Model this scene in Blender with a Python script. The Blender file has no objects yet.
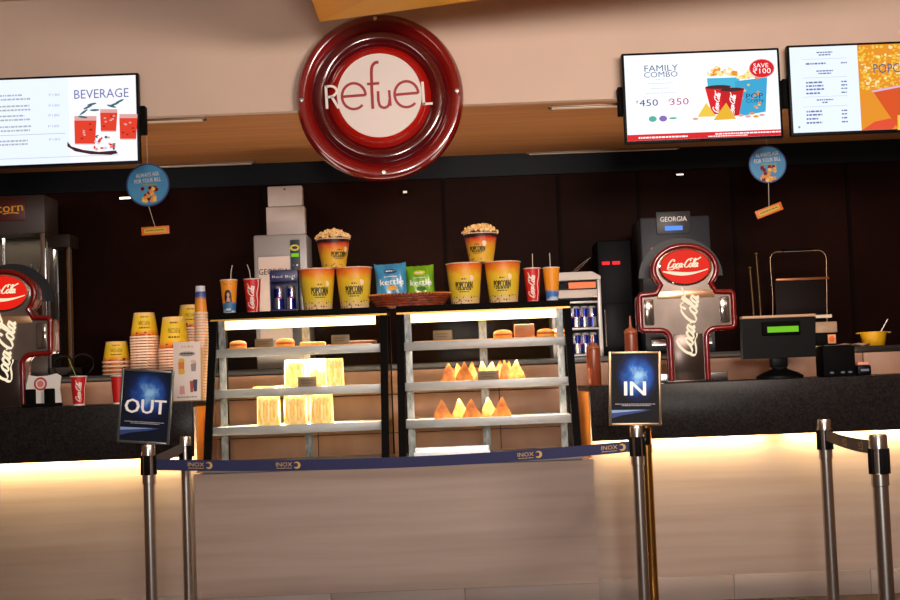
import bpy, bmesh, math, random
from mathutils import Vector, Matrix
random.seed(7)
C = bpy.context.scene.collection
PI = math.pi
# ---------------------------------------------------------------- camera model (metres, Z up, camera above the origin)
EYE = 1.22; FPX = 1350.0
PITCH = math.radians(3.3); ROLL = math.radians(2.2)
Fv = Vector((0, math.cos(PITCH), math.sin(PITCH)))
Zp = Vector((0, -math.sin(PITCH), math.cos(PITCH)))
Xv = Vector((1, 0, 0))
Rv = Xv*math.cos(ROLL) - Zp*math.sin(ROLL)
Uv = Xv*math.sin(ROLL) + Zp*math.cos(ROLL)
def P(px, py, Y):
    d = Fv*FPX + Rv*(px-450) + Uv*(300-py)
    t = Y/d.y
    return Vector((d.x*t, Y, EYE + d.z*t))
def S(Y): return FPX/Y
CR, SR = math.cos(ROLL), math.sin(ROLL)
def loc2(px, py, c, s):                      # picture offset -> upright local (x, z) in metres
    dx, dy = px-c[0], c[1]-py
    return ((dx*CR+dy*SR)/s, (-dx*SR+dy*CR)/s)

# ---------------------------------------------------------------- materials
def lin(c):
    return tuple(((v/255)/12.92 if v/255 <= .04045 else ((v/255+.055)/1.055)**2.4) for v in c)
_m = {}
def mat(name, col, rough=.5, metal=0, emit=0, noise=0, scale=8, stretch=(1,1,1), bump=0, spec=.5, col2=None, trans=0, coat=0):
    if name in _m: return _m[name]
    m = bpy.data.materials.new(name); m.use_nodes = True
    n, l = m.node_tree.nodes, m.node_tree.links
    b = n['Principled BSDF']; c = lin(col)
    b.inputs['Roughness'].default_value = rough; b.inputs['Metallic'].default_value = metal
    b.inputs['Specular IOR Level'].default_value = spec
    if coat: b.inputs['Coat Weight'].default_value = coat; b.inputs['Coat Roughness'].default_value = .06
    b.inputs['Base Color'].default_value = (*c, 1)
    if trans: b.inputs['Transmission Weight'].default_value = trans
    if emit:
        b.inputs['Emission Color'].default_value = (*c, 1); b.inputs['Emission Strength'].default_value = emit
        b.inputs['Base Color'].default_value = (0, 0, 0, 1); b.inputs['Specular IOR Level'].default_value = .1
    if noise or bump or col2:
        tc = n.new('ShaderNodeTexCoord'); mp = n.new('ShaderNodeMapping'); mp.inputs['Scale'].default_value = stretch
        nz = n.new('ShaderNodeTexNoise'); nz.inputs['Scale'].default_value = scale; nz.inputs['Detail'].default_value = 5
        l.new(tc.outputs['Object'], mp.inputs['Vector']); l.new(mp.outputs['Vector'], nz.inputs['Vector'])
        if noise or col2:
            r = n.new('ShaderNodeValToRGB')
            ca = c; cb = lin(col2) if col2 else tuple(min(1, v*(1+noise)) for v in c)
            if not col2: ca = tuple(v*(1-noise) for v in c)
            r.color_ramp.elements[0].position = .32; r.color_ramp.elements[1].position = .68
            r.color_ramp.elements[0].color = (*ca, 1); r.color_ramp.elements[1].color = (*cb, 1)
            l.new(nz.outputs['Fac'], r.inputs['Fac']); l.new(r.outputs['Color'], b.inputs['Base Color'])
        if bump:
            bp = n.new('ShaderNodeBump'); bp.inputs['Strength'].default_value = bump; bp.inputs['Distance'].default_value = .01
            l.new(nz.outputs['Fac'], bp.inputs['Height']); l.new(bp.outputs['Normal'], b.inputs['Normal'])
    _m[name] = m; return m
def glass(name, tint=(255,255,255), gloss=.06, rough=.02):
    if name in _m: return _m[name]
    m = bpy.data.materials.new(name); m.use_nodes = True
    n, l = m.node_tree.nodes, m.node_tree.links; n.clear()
    o = n.new('ShaderNodeOutputMaterial'); mx = n.new('ShaderNodeMixShader')
    t = n.new('ShaderNodeBsdfTransparent'); g = n.new('ShaderNodeBsdfGlossy')
    t.inputs['Color'].default_value = (*lin(tint), 1); g.inputs['Roughness'].default_value = rough
    fr = n.new('ShaderNodeFresnel'); fr.inputs['IOR'].default_value = 1.3 + gloss
    l.new(fr.outputs[0], mx.inputs[0]); l.new(t.outputs[0], mx.inputs[1]); l.new(g.outputs[0], mx.inputs[2])
    l.new(mx.outputs[0], o.inputs['Surface']); _m[name] = m; return m
def ramp_mat(name, stops, axis='Z', rough=.45, speck=None, wave=None):
    """print whose colours run along the object's own axis (bands of ink on card)"""
    if name in _m: return _m[name]
    m = bpy.data.materials.new(name); m.use_nodes = True
    n, l = m.node_tree.nodes, m.node_tree.links; b = n['Principled BSDF']; b.inputs['Roughness'].default_value = rough
    tc = n.new('ShaderNodeTexCoord'); sp = n.new('ShaderNodeSeparateXYZ'); l.new(tc.outputs['Generated'], sp.inputs[0])
    nz = n.new('ShaderNodeTexNoise'); nz.inputs['Scale'].default_value = 26; nz.inputs['Detail'].default_value = 2
    l.new(tc.outputs['Object'], nz.inputs['Vector'])
    ad = n.new('ShaderNodeMath'); ad.operation = 'MULTIPLY_ADD'; ad.inputs[1].default_value = .18; ad.inputs[2].default_value = -.09
    l.new(nz.outputs['Fac'], ad.inputs[0])
    a2 = n.new('ShaderNodeMath'); a2.operation = 'ADD'; l.new(ad.outputs[0], a2.inputs[0]); l.new(sp.outputs[axis], a2.inputs[1])
    r = n.new('ShaderNodeValToRGB'); e = r.color_ramp.elements
    while len(e) < len(stops): e.new(.5)
    for k, (p, c) in enumerate(stops): e[k].position = p; e[k].color = (*lin(c), 1)
    l.new(a2.outputs[0], r.inputs['Fac']); out = r.outputs['Color']
    if speck:
        lim, c, sc = speck
        v = n.new('ShaderNodeTexVoronoi'); v.inputs['Scale'].default_value = sc; l.new(tc.outputs['Object'], v.inputs['Vector'])
        lt = n.new('ShaderNodeMath'); lt.operation = 'LESS_THAN'; lt.inputs[1].default_value = .3; l.new(v.outputs['Distance'], lt.inputs[0])
        zl = n.new('ShaderNodeMath'); zl.operation = 'LESS_THAN'; zl.inputs[1].default_value = lim; l.new(sp.outputs[axis], zl.inputs[0])
        mu = n.new('ShaderNodeMath'); mu.operation = 'MULTIPLY'; l.new(lt.outputs[0], mu.inputs[0]); l.new(zl.outputs[0], mu.inputs[1])
        mx = n.new('ShaderNodeMixRGB'); l.new(mu.outputs[0], mx.inputs[0]); l.new(out, mx.inputs[1]); mx.inputs[2].default_value = (*lin(c), 1)
        out = mx.outputs[0]
    l.new(out, b.inputs['Base Color']); _m[name] = m; return m

def nebula_mat(name, stops, cx=.55, cz=.67):
    """a printed night sky: cloudy blue patch round a point of the poster"""
    m = bpy.data.materials.new(name); m.use_nodes = True; n, l = m.node_tree.nodes, m.node_tree.links
    b = n['Principled BSDF']; b.inputs['Roughness'].default_value = .7; b.inputs['Specular IOR Level'].default_value = .15
    tc = n.new('ShaderNodeTexCoord'); mp = n.new('ShaderNodeMapping'); mp.inputs['Location'].default_value = (-cx*2.3, 0, -cz*2.6); mp.inputs['Scale'].default_value = (2.3, 0, 2.6)
    g = n.new('ShaderNodeTexGradient'); g.gradient_type = 'SPHERICAL'; l.new(tc.outputs['Generated'], mp.inputs[0]); l.new(mp.outputs[0], g.inputs[0])
    z = n.new('ShaderNodeTexNoise'); z.inputs['Scale'].default_value = 4.5; z.inputs['Detail'].default_value = 6; z.inputs['Roughness'].default_value = .65; l.new(tc.outputs['Generated'], z.inputs['Vector'])
    k = n.new('ShaderNodeMath'); k.operation = 'MULTIPLY'; l.new(g.outputs['Fac'], k.inputs[0]); l.new(z.outputs['Fac'], k.inputs[1])
    r = n.new('ShaderNodeValToRGB'); e = r.color_ramp.elements
    while len(e) < len(stops): e.new(.5)
    for i, (p, c) in enumerate(stops): e[i].position = p; e[i].color = (*lin(c), 1)
    l.new(k.outputs[0], r.inputs[0]); l.new(r.outputs[0], b.inputs['Base Color']); return m

# ---------------------------------------------------------------- mesh builder
_tx = {}
def text_mesh(s):
    if s in _tx: return _tx[s]
    cu = bpy.data.curves.new('lettering', 'FONT'); cu.body = s; cu.size = 1; cu.resolution_u = 2; cu.fill_mode = 'FRONT'
    ob = bpy.data.objects.new('lettering', cu); C.objects.link(ob); bpy.context.view_layer.update()
    me = bpy.data.meshes.new_from_object(ob.evaluated_get(bpy.context.evaluated_depsgraph_get()))
    v = [(p.co.x, p.co.y) for p in me.vertices]; f = [tuple(p.vertices) for p in me.polygons]
    bpy.data.objects.remove(ob); bpy.data.curves.remove(cu); bpy.data.meshes.remove(me)
    _tx[s] = (v, f); return _tx[s]
def flat(o, d0=0.0):                        # plane facing -Y through o
    return lambda u, v, d=0: (o[0]+u, o[1]-d-d0, o[2]+v)
def cone(r0, z0, r1, z1, a0=0.0):           # wrapped on a cone, a0 = 0 faces -Y
    def fn(u, v, d=0):
        k = (v-z0)/(z1-z0); r = r0+(r1-r0)*k; rm = (r0+r1)/2; a = a0+u/rm
        return ((r+d)*math.sin(a), -(r+d)*math.cos(a), v)
    return fn
def smooth(pts, n=6, closed=False):
    out = []; N = len(pts)
    for i in range(N if closed else N-1):
        g = lambda k: pts[k % N] if closed else pts[max(0, min(N-1, k))]
        p0, p1, p2, p3 = g(i-1), g(i), g(i+1), g(i+2)
        for j in range(n):
            t = j/n
            out.append(tuple(.5*((2*b)+(-a+c)*t+(2*a-5*b+4*c-d)*t*t+(-a+3*b-3*c+d)*t**3) for a, b, c, d in zip(p0, p1, p2, p3)))
    if not closed: out.append(tuple(pts[-1]))
    return out
class MB:
    def __init__(s): s.v = []; s.f = []; s.k = []; s.m = []; s.x = None
    def mi(s, m):
        if m not in s.m: s.m.append(m)
        return s.m.index(m)
    def add(s, vs, fs, m):
        o = len(s.v); k = s.mi(m)
        for p in vs:
            p = Vector(p); s.v.append(s.x @ p if s.x else p)
        for f in fs: s.f.append([i+o for i in f]); s.k.append(k)
        return s
    def bm(s, b, m):
        b.verts.index_update(); r = s.add([v.co.copy() for v in b.verts], [[v.index for v in f.verts] for f in b.faces], m); b.free(); return r
    def box(s, c, d, m, bev=0, seg=2, M=None):
        b = bmesh.new(); bmesh.ops.create_cube(b, size=1)
        for v in b.verts: v.co = Vector((v.co.x*d[0], v.co.y*d[1], v.co.z*d[2]))
        if bev: bmesh.ops.bevel(b, geom=b.edges[:], offset=bev, segments=seg, affect='EDGES', profile=.5)
        T = Matrix.Translation(Vector(c)) @ (M.to_4x4() if M else Matrix.Identity(4))
        for v in b.verts: v.co = T @ v.co
        return s.bm(b, m)
    def bx(s, lo, hi, m, bev=0, seg=2):
        return s.box([(a+b)/2 for a, b in zip(lo, hi)], [abs(b-a) for a, b in zip(lo, hi)], m, bev, seg)
    def lathe(s, prof, m, seg=28, sx=1, sy=1, o=(0,0,0), axis='Z', mats=None):
        vs = []; N = len(prof)
        for r, z in prof:
            for i in range(seg):
                a = 2*PI*i/seg; x, y = r*math.cos(a)*sx, r*math.sin(a)*sy
                vs.append((o[0]+x, o[1]+y, o[2]+z) if axis == 'Z' else (o[0]+x, o[1]-z, o[2]+y))   # 'Y': profile height points to -Y
        for j in range(N-1):
            fs = [(j*seg+i, j*seg+(i+1) % seg, (j+1)*seg+(i+1) % seg, (j+1)*seg+i) for i in range(seg)]
            mm = mats[j] if mats else m
            s.add(vs[j*seg:(j+2)*seg], [(a-j*seg, b-j*seg, c-j*seg, d-j*seg) for a, b, c, d in fs], mm)
        return s
    def disc(s, r, m, o=(0,0,0), axis='Y', seg=36, sx=1, sy=1):
        vs = [(o[0]+r*sx*math.cos(2*PI*i/seg), o[1], o[2]+r*sy*math.sin(2*PI*i/seg)) if axis == 'Y' else
              (o[0]+r*sx*math.cos(2*PI*i/seg), o[1]+r*sy*math.sin(2*PI*i/seg), o[2]) for i in range(seg)]
        return s.add(vs, [list(range(seg))], m)
    def poly(s, pts, fn, m, d=0):            # flat printed polygon
        return s.add([fn(u, v, d) for u, v in pts], [list(range(len(pts)))], m)
    def rect(s, u0, v0, u1, v1, fn, m, d=0, n=1):
        for i in range(n):
            a, b = u0+(u1-u0)*i/n, u0+(u1-u0)*(i+1)/n
            s.poly([(a, v0), (b, v0), (b, v1), (a, v1)], fn, m, d)
        return s
    def wrap(s, pts, fn, m, d=0, step=.003):   # polygon printed on a curved wall, cut into narrow slices
        u0, u1 = min(p[0] for p in pts), max(p[0] for p in pts); n = max(1, int((u1-u0)/step)); N = len(pts)
        def span(u):
            ys = []
            for i in range(N):
                a, b = pts[i], pts[(i+1) % N]
                if (a[0]-u)*(b[0]-u) <= 0 and a[0] != b[0]: ys.append(a[1]+(b[1]-a[1])*(u-a[0])/(b[0]-a[0]))
            return (min(ys), max(ys)) if ys else (pts[0][1], pts[0][1])
        for i in range(n):
            a, b = u0+(u1-u0)*(i+.001)/n, u0+(u1-u0)*(i+.999)/n; p, q = span(a), span(b)
            s.poly([(a, p[0]), (b, q[0]), (b, q[1]), (a, p[1])], fn, m, d)
        return s
    def ell(s, u, v, ru, rv, fn, m, d=0, seg=20):
        return s.poly([(u+ru*math.cos(2*PI*i/seg), v+rv*math.sin(2*PI*i/seg)) for i in range(seg)], fn, m, d)
    def prism(s, pts, y0, y1, m, o=(0,0,0)): # outline in x,z swept along y (y0 = front)
        n = len(pts)
        vs = [(o[0]+u, o[1]+y0, o[2]+v) for u, v in pts]+[(o[0]+u, o[1]+y1, o[2]+v) for u, v in pts]
        fs = [list(range(n)), list(range(2*n-1, n-1, -1))]+[(i, i+n, (i+1) % n+n, (i+1) % n) for i in range(n)]
        return s.add(vs, fs, m)
    def tube(s, pts, r, m, seg=8, closed=False, cap=True):
        pts = [Vector(p) for p in pts]; N = len(pts); rings = []
        up = Vector((0, 0, 1)); prev = None
        for i, p in enumerate(pts):
            a = pts[(i-1) % N] if closed or i > 0 else p; b = pts[(i+1) % N] if closed or i < N-1 else p
            t = (b-a).normalized()
            if prev is None:
                q = t.cross(up if abs(t.z) < .9 else Vector((1, 0, 0))).normalized()
            else:
                q = (prev - t*prev.dot(t)).normalized()
            prev = q; w = t.cross(q); rr = r[i] if isinstance(r, (list, tuple)) else r
            rings.append([p+(q*math.cos(2*PI*k/seg)+w*math.sin(2*PI*k/seg))*rr for k in range(seg)])
        vs = [v for g in rings for v in g]; fs = []
        for i in range(N if closed else N-1):
            j = (i+1) % N
            fs += [(i*seg+k, i*seg+(k+1) % seg, j*seg+(k+1) % seg, j*seg+k) for k in range(seg)]
        if not closed and cap: fs += [list(range(seg-1, -1, -1)), list(range((N-1)*seg, N*seg))]
        return s.add(vs, fs, m)
    def stroke(s, pts, w, fn, m, d=0, closed=False):
        """flat inked stroke; w = width or (thin, thick, slope) for a broad pen that is thick on down strokes"""
        N = len(pts); vs = []
        for i in range(N):
            a = pts[(i-1) % N] if closed else pts[max(0, i-1)]; b = pts[(i+1) % N] if closed else pts[min(N-1, i+1)]
            tx, ty = b[0]-a[0], b[1]-a[1]; L = math.hypot(tx, ty) or 1e-9; tx /= L; ty /= L
            if isinstance(w, tuple):
                sl = math.hypot(w[2], 1); k = abs((tx*w[2]+ty)/sl); ww = w[0]+(w[1]-w[0])*k**1.4
            else: ww = w
            vs.append(fn(pts[i][0]-ty*ww/2, pts[i][1]+tx*ww/2, d)); vs.append(fn(pts[i][0]+ty*ww/2, pts[i][1]-tx*ww/2, d))
        fs = [(2*i, 2*i+1, 2*((i+1) % N)+1, 2*((i+1) % N)) for i in range(N if closed else N-1)]
        return s.add(vs, fs, m)
    def text(s, t, u, v, h, fn, m, d=0, w=None, rot=0, al='C', sx=1):
        """lettering with cap height h centred on (u, v); w fits the width"""
        vs, fs = text_mesh(t)
        if not vs: return s
        hv, _ = text_mesh('H'); ch = max(p[1] for p in hv)
        x0, x1 = min(p[0] for p in vs), max(p[0] for p in vs)
        k = h/ch; kx = (w/(x1-x0)) if w else k*sx
        cx = {'C': (x0+x1)/2, 'L': x0, 'R': x1}[al]; c, q = math.cos(rot), math.sin(rot)
        out = []
        for a, b in vs:
            a, b = (a-cx)*kx, (b-ch/2)*k
            out.append(fn(u+a*c-b*q, v+a*q+b*c, d))
        return s.add(out, fs, m)
    def dashes(s, u, v, w, h, fn, m, d=0, rnd=random):   # a line of writing too small to read
        x = u
        while x < u+w:
            L = rnd.uniform(.8, 2.6)*h
            s.rect(x, v, min(x+L, u+w), v+h, fn, m, d); x += L+h*.45
        return s
    def build(s, name, parent=None, loc=None, smooth_angle=38):
        me = bpy.data.meshes.new(name); me.from_pydata([tuple(v) for v in s.v], [], s.f)
        for m in s.m: me.materials.append(m)
        me.polygons.foreach_set('material_index', s.k)
        me.validate(); me.update()
        b = bmesh.new(); b.from_mesh(me); bmesh.ops.remove_doubles(b, verts=b.verts, dist=1e-6); 
        b.to_mesh(me); b.free()
        me.polygons.foreach_set('use_smooth', [True]*len(me.polygons)); me.set_sharp_from_angle(angle=math.radians(smooth_angle))
        o = bpy.data.objects.new(name, me); C.objects.link(o)
        if parent: o.parent = parent
        if loc is not None: o.location = loc
        return o
def tag(o, label, cat, group=None, kind=None):
    o['label'] = label; o['category'] = cat
    if group: o['group'] = group
    if kind: o['kind'] = kind
    return o
def thing(name, label, cat, loc=(0,0,0), rz=0, group=None):
    o = bpy.data.objects.new(name, None); o.empty_display_size = .05; C.objects.link(o)
    o.location = loc; o.rotation_euler = (0, 0, rz)
    return tag(o, label, cat, group)
def dup(root, loc, label=None, rz=None, group=None):
    r = root.copy(); C.objects.link(r); r.location = loc
    if rz is not None: r.rotation_euler = (0, 0, rz)
    if label: r['label'] = label
    if group: r['group'] = group
    for ch in list(root.children):
        c = ch.copy(); C.objects.link(c); c.parent = r
        for g in ch.children:
            e = g.copy(); C.objects.link(e); e.parent = c
    return r
def struct(name, b, loc=None):
    o = b.build(name, None, loc); o['kind'] = 'structure'; return o

# the flowing script of the drinks logo, drawn with a broad pen (x-height 1)
def script_strokes():
    L = []
    def C_(ox, tail):
        L.append(smooth([(ox+1.15,1.45),(ox+1.2,1.85),(ox+.85,2.0),(ox+.4,1.6),(ox+.1,.85),(ox+.15,.2),(ox+.55,-.02),(ox+1.0,.25),(ox+1.2,.55)]))
        L.append(smooth(tail))
    def o_(ox): L.append(smooth([(ox+.45,1.0),(ox+.12,.75),(ox+.05,.3),(ox+.3,0),(ox+.62,.25),(ox+.7,.7),(ox+.45,1.0)]))
    def c_(ox): L.append(smooth([(ox+.62,.75),(ox+.5,1.0),(ox+.2,.8),(ox+.05,.35),(ox+.25,0),(ox+.55,.12),(ox+.8,.45)]))
    def a_(ox):
        L.append(smooth([(ox+.6,.85),(ox+.4,1.0),(ox+.12,.75),(ox+.05,.25),(ox+.25,0),(ox+.5,.3),(ox+.65,.8)]))
        L.append(smooth([(ox+.68,1.0),(ox+.62,.4),(ox+.7,.05),(ox+.95,.25)]))
    C_(0, [(.15,.4),(.1,-.15),(.4,-.5),(1.1,-.45),(1.9,-.2),(2.6,-.35),(2.9,-.3)])
    o_(1.15); c_(1.95); a_(2.7)
    L.append([(3.68,.62),(4.0,.66)])
    C_(3.95, [(5.0,1.9),(5.35,2.15),(5.9,1.85),(6.6,1.75),(7.2,2.15),(7.55,2.3)])
    o_(5.1)
    L.append(smooth([(5.85,.3),(6.25,1.1),(6.4,1.9),(6.2,2.05),(6.02,1.3),(6.0,.4),(6.15,.02),(6.4,.25)]))
    a_(6.45)
    return L
SCRIPT = script_strokes()
def script(b, u, v, width, fn, m, d=0, rot=0, bold=1.0, slant=.32):
    k = width/8.3; c, q = math.cos(rot), math.sin(rot)
    for st in SCRIPT:
        pts = []
        for x, y in st:
            a, e = (x+y*slant-4.1)*k, (y-.75)*k
            pts.append((u+a*c-e*q, v+a*q+e*c))
        sv = (math.cos(rot)*slant-math.sin(rot), math.sin(rot)*slant+math.cos(rot))
        thin, thick = .1*k*bold, .3*k*bold
        # pen direction in rotated frame
        N = len(pts); vs = []
        for i in range(N):
            a, e = pts[max(0, i-1)], pts[min(N-1, i+1)]
            tx, ty = e[0]-a[0], e[1]-a[1]; Ln = math.hypot(tx, ty) or 1e-9; tx /= Ln; ty /= Ln
            kk = abs((tx*sv[0]+ty*sv[1])/math.hypot(*sv)); ww = thin+(thick-thin)*kk**1.3
            vs.append(fn(pts[i][0]-ty*ww/2, pts[i][1]+tx*ww/2, d)); vs.append(fn(pts[i][0]+ty*ww/2, pts[i][1]-tx*ww/2, d))
        b.add(vs, [(2*i, 2*i+1, 2*i+3, 2*i+2) for i in range(N-1)], m)
# ================================================================ SETTING
YB, YW, YG, YP, YBC = 7.45, 9.22, 7.10, 7.19, 8.30     # bulkhead face, back wall, granite face, marble panel, back counter face
ZS, ZC, ZBC, ZCEIL = 2.738, 1.148, 1.318, 3.42
m_carpet = mat('carpet', (50,32,27), .95, noise=.35, scale=40, bump=.4)
m_peach = mat('peach_paint', (212,186,168), .8, noise=.03, scale=2)
m_soffit = mat('soffit_wood', (196,134,80), .55, col2=(176,116,70), scale=3, stretch=(.25,6,6), bump=.05)
m_dark = mat('back_gloss', (30,12,8), .5, noise=.4, scale=1.2, spec=.03)
m_lobby = mat('lobby_wall', (120,84,60), .7, noise=.05, scale=2)
m_trimblue = mat('trim_slate', (22,26,31), .5, spec=.1)
m_gold = mat('gold_ceiling', (250,186,54), .5, col2=(240,172,46), scale=2)
m_black = mat('black_plastic', (7,7,8), .45, spec=.12)
m_bmatt = mat('black_matt', (9,8,8), .7, spec=.06)
m_steel = mat('steel', (200,200,202), .22, 1)
m_chrome = mat('chrome', (225,222,218), .12, 1)
m_white = mat('white_plastic', (232,228,222), .45)
m_card = mat('white_card', (228,216,206), .6)
m_granite = mat('granite', (16,14,14), .3, col2=(40,35,34), scale=95, spec=.1)
m_marble = mat('marble', (148,130,119), .45, col2=(162,144,133), scale=2.2, stretch=(.35,1,9), bump=.02)
m_skirt = mat('skirting_stone', (132,120,114), .5, col2=(144,130,124), scale=3, stretch=(.5,1,4))
m_wood = mat('cabinet_wood', (182,136,110), .5, col2=(194,150,124), scale=3, stretch=(3,3,.5), bump=.03)
m_amber = mat('end_veneer', (206,124,36), .45, col2=(184,104,28), scale=3, stretch=(4,4,.6))
def slab(name, lo, hi, m): return struct(name, MB().bx(lo, hi, m))
slab('floor', (-4.2,-2.6,-.06), (4.2,9.3,0), m_carpet)
slab('ceiling', (-4.2,-2.6,ZCEIL), (4.2,9.3,ZCEIL+.06), m_peach)
slab('wall_left', (-4.3,-2.6,0), (-4.2,9.3,ZCEIL), m_lobby)
slab('wall_right', (4.2,-2.6,0), (4.3,9.3,ZCEIL), m_lobby)
slab('wall_front', (-4.2,-2.7,0), (4.2,-2.6,ZCEIL), m_lobby)
slab('wall_back', (-4.2,YW,0), (4.2,YW+.1,ZS), m_dark)
slab('wall_bulkhead', (-4.2,YB,ZS), (4.2,YB+.06,ZCEIL), m_peach)
slab('trim_1', (-4.2,YB+.06,ZS), (4.2,9.3,ZS+.05), m_soffit)      # wood soffit behind the bulkhead
slab('trim_2', (-4.2,YW-.03,ZS-.15), (4.2,YW,ZS-.001), m_trimblue)
b = MB()                                                            # upright joints and darker panels of the glossy back wall
for px in (262, 445, 560, 640, 735, 850):
    c = P(px, 240, YW); b.bx((c.x-.012, YW-.012, 0), (c.x+.012, YW, ZS-.16), mat('joint_dark', (17,7,5), .6, spec=.04))
struct('trim_3', b)
A, Bq = P(320,22,6.6), P(480,0,6.3)
zb = A.z
pts = [(A.x,6.6), (A.x+2.6, 6.6-.93), (A.x+2.6,5.3), (A.x,5.3)]
b = MB(); n = 4
b.add([(x,y,zb) for x,y in pts]+[(x,y,ZCEIL) for x,y in pts], [(0,1,2,3),(7,6,5,4),(0,4,5,1),(1,5,6,2),(2,6,7,3),(3,7,4,0)], m_gold)
b.add([(A.x,6.6,zb-.001),(A.x+.9,5.3,zb-.001),(A.x,5.3,zb-.001)], [(0,1,2)], mat('gold_panel', (236,160,36), .5))
struct('trim_4', b)

YF0, YF1, YCB = 7.06, 7.40, 7.76
# ---------------------------------------------------------------- soffit slot lights
def slot(px0, px1, py, lab, first=False):
    Y = None
    hor = 300+FPX*math.tan(PITCH)+(450-(px0+px1)/2)*math.tan(ROLL)
    Y = (ZS-EYE)*FPX/(hor-py)
    a, c = P(px0, py, Y), P(px1, py, Y)
    w = abs(c.x-a.x)
    t = thing('linear_light', lab, 'light', ((a.x+c.x)/2, max(Y, YB+.1), ZS+.0015), group='slot lights in the wooden soffit')
    MB().bx((-w/2,-.035,-.012), (w/2,.035,0), mat('slot_metal', (120,96,80), .4, .6), .003).build('housing', t)
    MB().bx((-w/2+.02,-.022,-.016), (w/2-.02,.022,-.012), mat('slot_diffuser', (236,214,190), .5)).build('diffuser', t)
slot(128, 206, 117.5, 'slim soffit light beside the beverage screen, near the pale wall')
slot(148, 255, 162.5, 'slim soffit light above the left blue hanging disc, near the dark wall')
slot(548, 640, 103, 'slim soffit light running behind the family combo screen, near the pale wall')
slot(526, 680, 149, 'slim soffit light left of the right blue hanging disc, near the dark wall')

# ---------------------------------------------------------------- service counters
XL = P(193,430,YG).x; XR = P(592,430,YG).x
m_led = mat('led_warm', (255,222,160), emit=110)
def counter(name, x0, x1, lab, leds, end):
    t = thing(name, lab, 'counter', ((x0+x1)/2, YP, 0)); o = Vector(((x0+x1)/2, YP, 0)); hw = (x1-x0)/2
    b = MB(); b.bx((-hw, YG-YP, .86), (hw, YG-YP+.03, ZC), m_granite, .004)
    b.bx((-hw, YG-YP+.03, ZC-.03), (hw, .62, ZC), m_granite); b.build('countertop', t)
    MB().bx((-hw, 0, .13), (hw, .02, ZC-.031), m_marble).build('front_panel', t)
    b = MB()
    n = max(1, round(2*hw/.72))
    for i in range(n): b.bx((-hw+2*hw*i/n+.0008, -.003, 0), (-hw+2*hw*(i+1)/n-.0008, .02, .129), m_skirt, .002)
    b.build('skirting', t)
    ex = hw if end > 0 else -hw
    MB().bx((ex-end*.02, .021, 0), (ex, .62, ZC-.031), m_amber).build('end_panel', t)
    for a, c in leds:
        a -= o.x; c -= o.x
        MB().bx((a, -.058, .862), (c, -.040, .877), m_led).build('light_strip', t)
    return t
gapx = P(779, 438, YG).x
counter('service_counter', -3.6, XL, 'left serving counter with black granite top and lit beige stone front', [(-3.5, XL-.03)], 1)
counter('service_counter', XR, 3.6, 'right serving counter with black granite top and lit beige stone front', [(XR+.03, gapx-.05), (gapx+.05, 3.5)], -1)
ZB = P(300,470,7.08).z                                              # underside level of the cases
t = thing('counter_plinth', 'beige stone plinth under the two lit display cases', 'counter', ((XL+XR)/2, YF0+.012, 0)); hw = (XR-XL)/2
MB().bx((-hw+.003, 0, .13), (hw-.003, .02, ZB), m_marble).build('front_panel', t)
b = MB()
for i in range(3): b.bx((-hw+.003+2*(hw-.003)*i/3+.0008, -.003, 0), (-hw+.003+2*(hw-.003)*(i+1)/3-.0008, .02, .129), m_skirt, .002)
b.build('skirting', t)
MB().bx((-hw+.003, .021, ZB-.03), (hw-.003, .6, ZB), mat('plinth_top', (120,98,84), .4)).build('shelf', t)

# back counter with two rows of drawer fronts
t = thing('back_counter', 'long wooden back counter with dark worktop along the dark wall', 'counter', (0, YBC, 0))
MB().bx((-3.7, -.03, ZBC-.035), (3.7, YW-YBC-.04, ZBC), mat('worktop_dark', (40,36,34), .35, noise=.3, scale=60), .004).build('worktop', t)
MB().bx((-3.7, .02, 0), (3.7, .05, ZBC-.036), mat('carcass', (70,44,30), .6)).build('carcass', t)
wd = .56; x = -3.64
while x < 3.6:
    for z0, z1 in ((.9, 1.13), (.42, .895)):
        MB().bx((x+.003, -.002, z0), (x+wd-.003, .019, z1), m_wood, .002).build('drawer_front', t)
    MB().bx((x+.003, -.002, 1.136), (x+wd-.003, .019, ZBC-.04), m_wood, .002).build('drawer_front', t)
    x += wd

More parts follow.
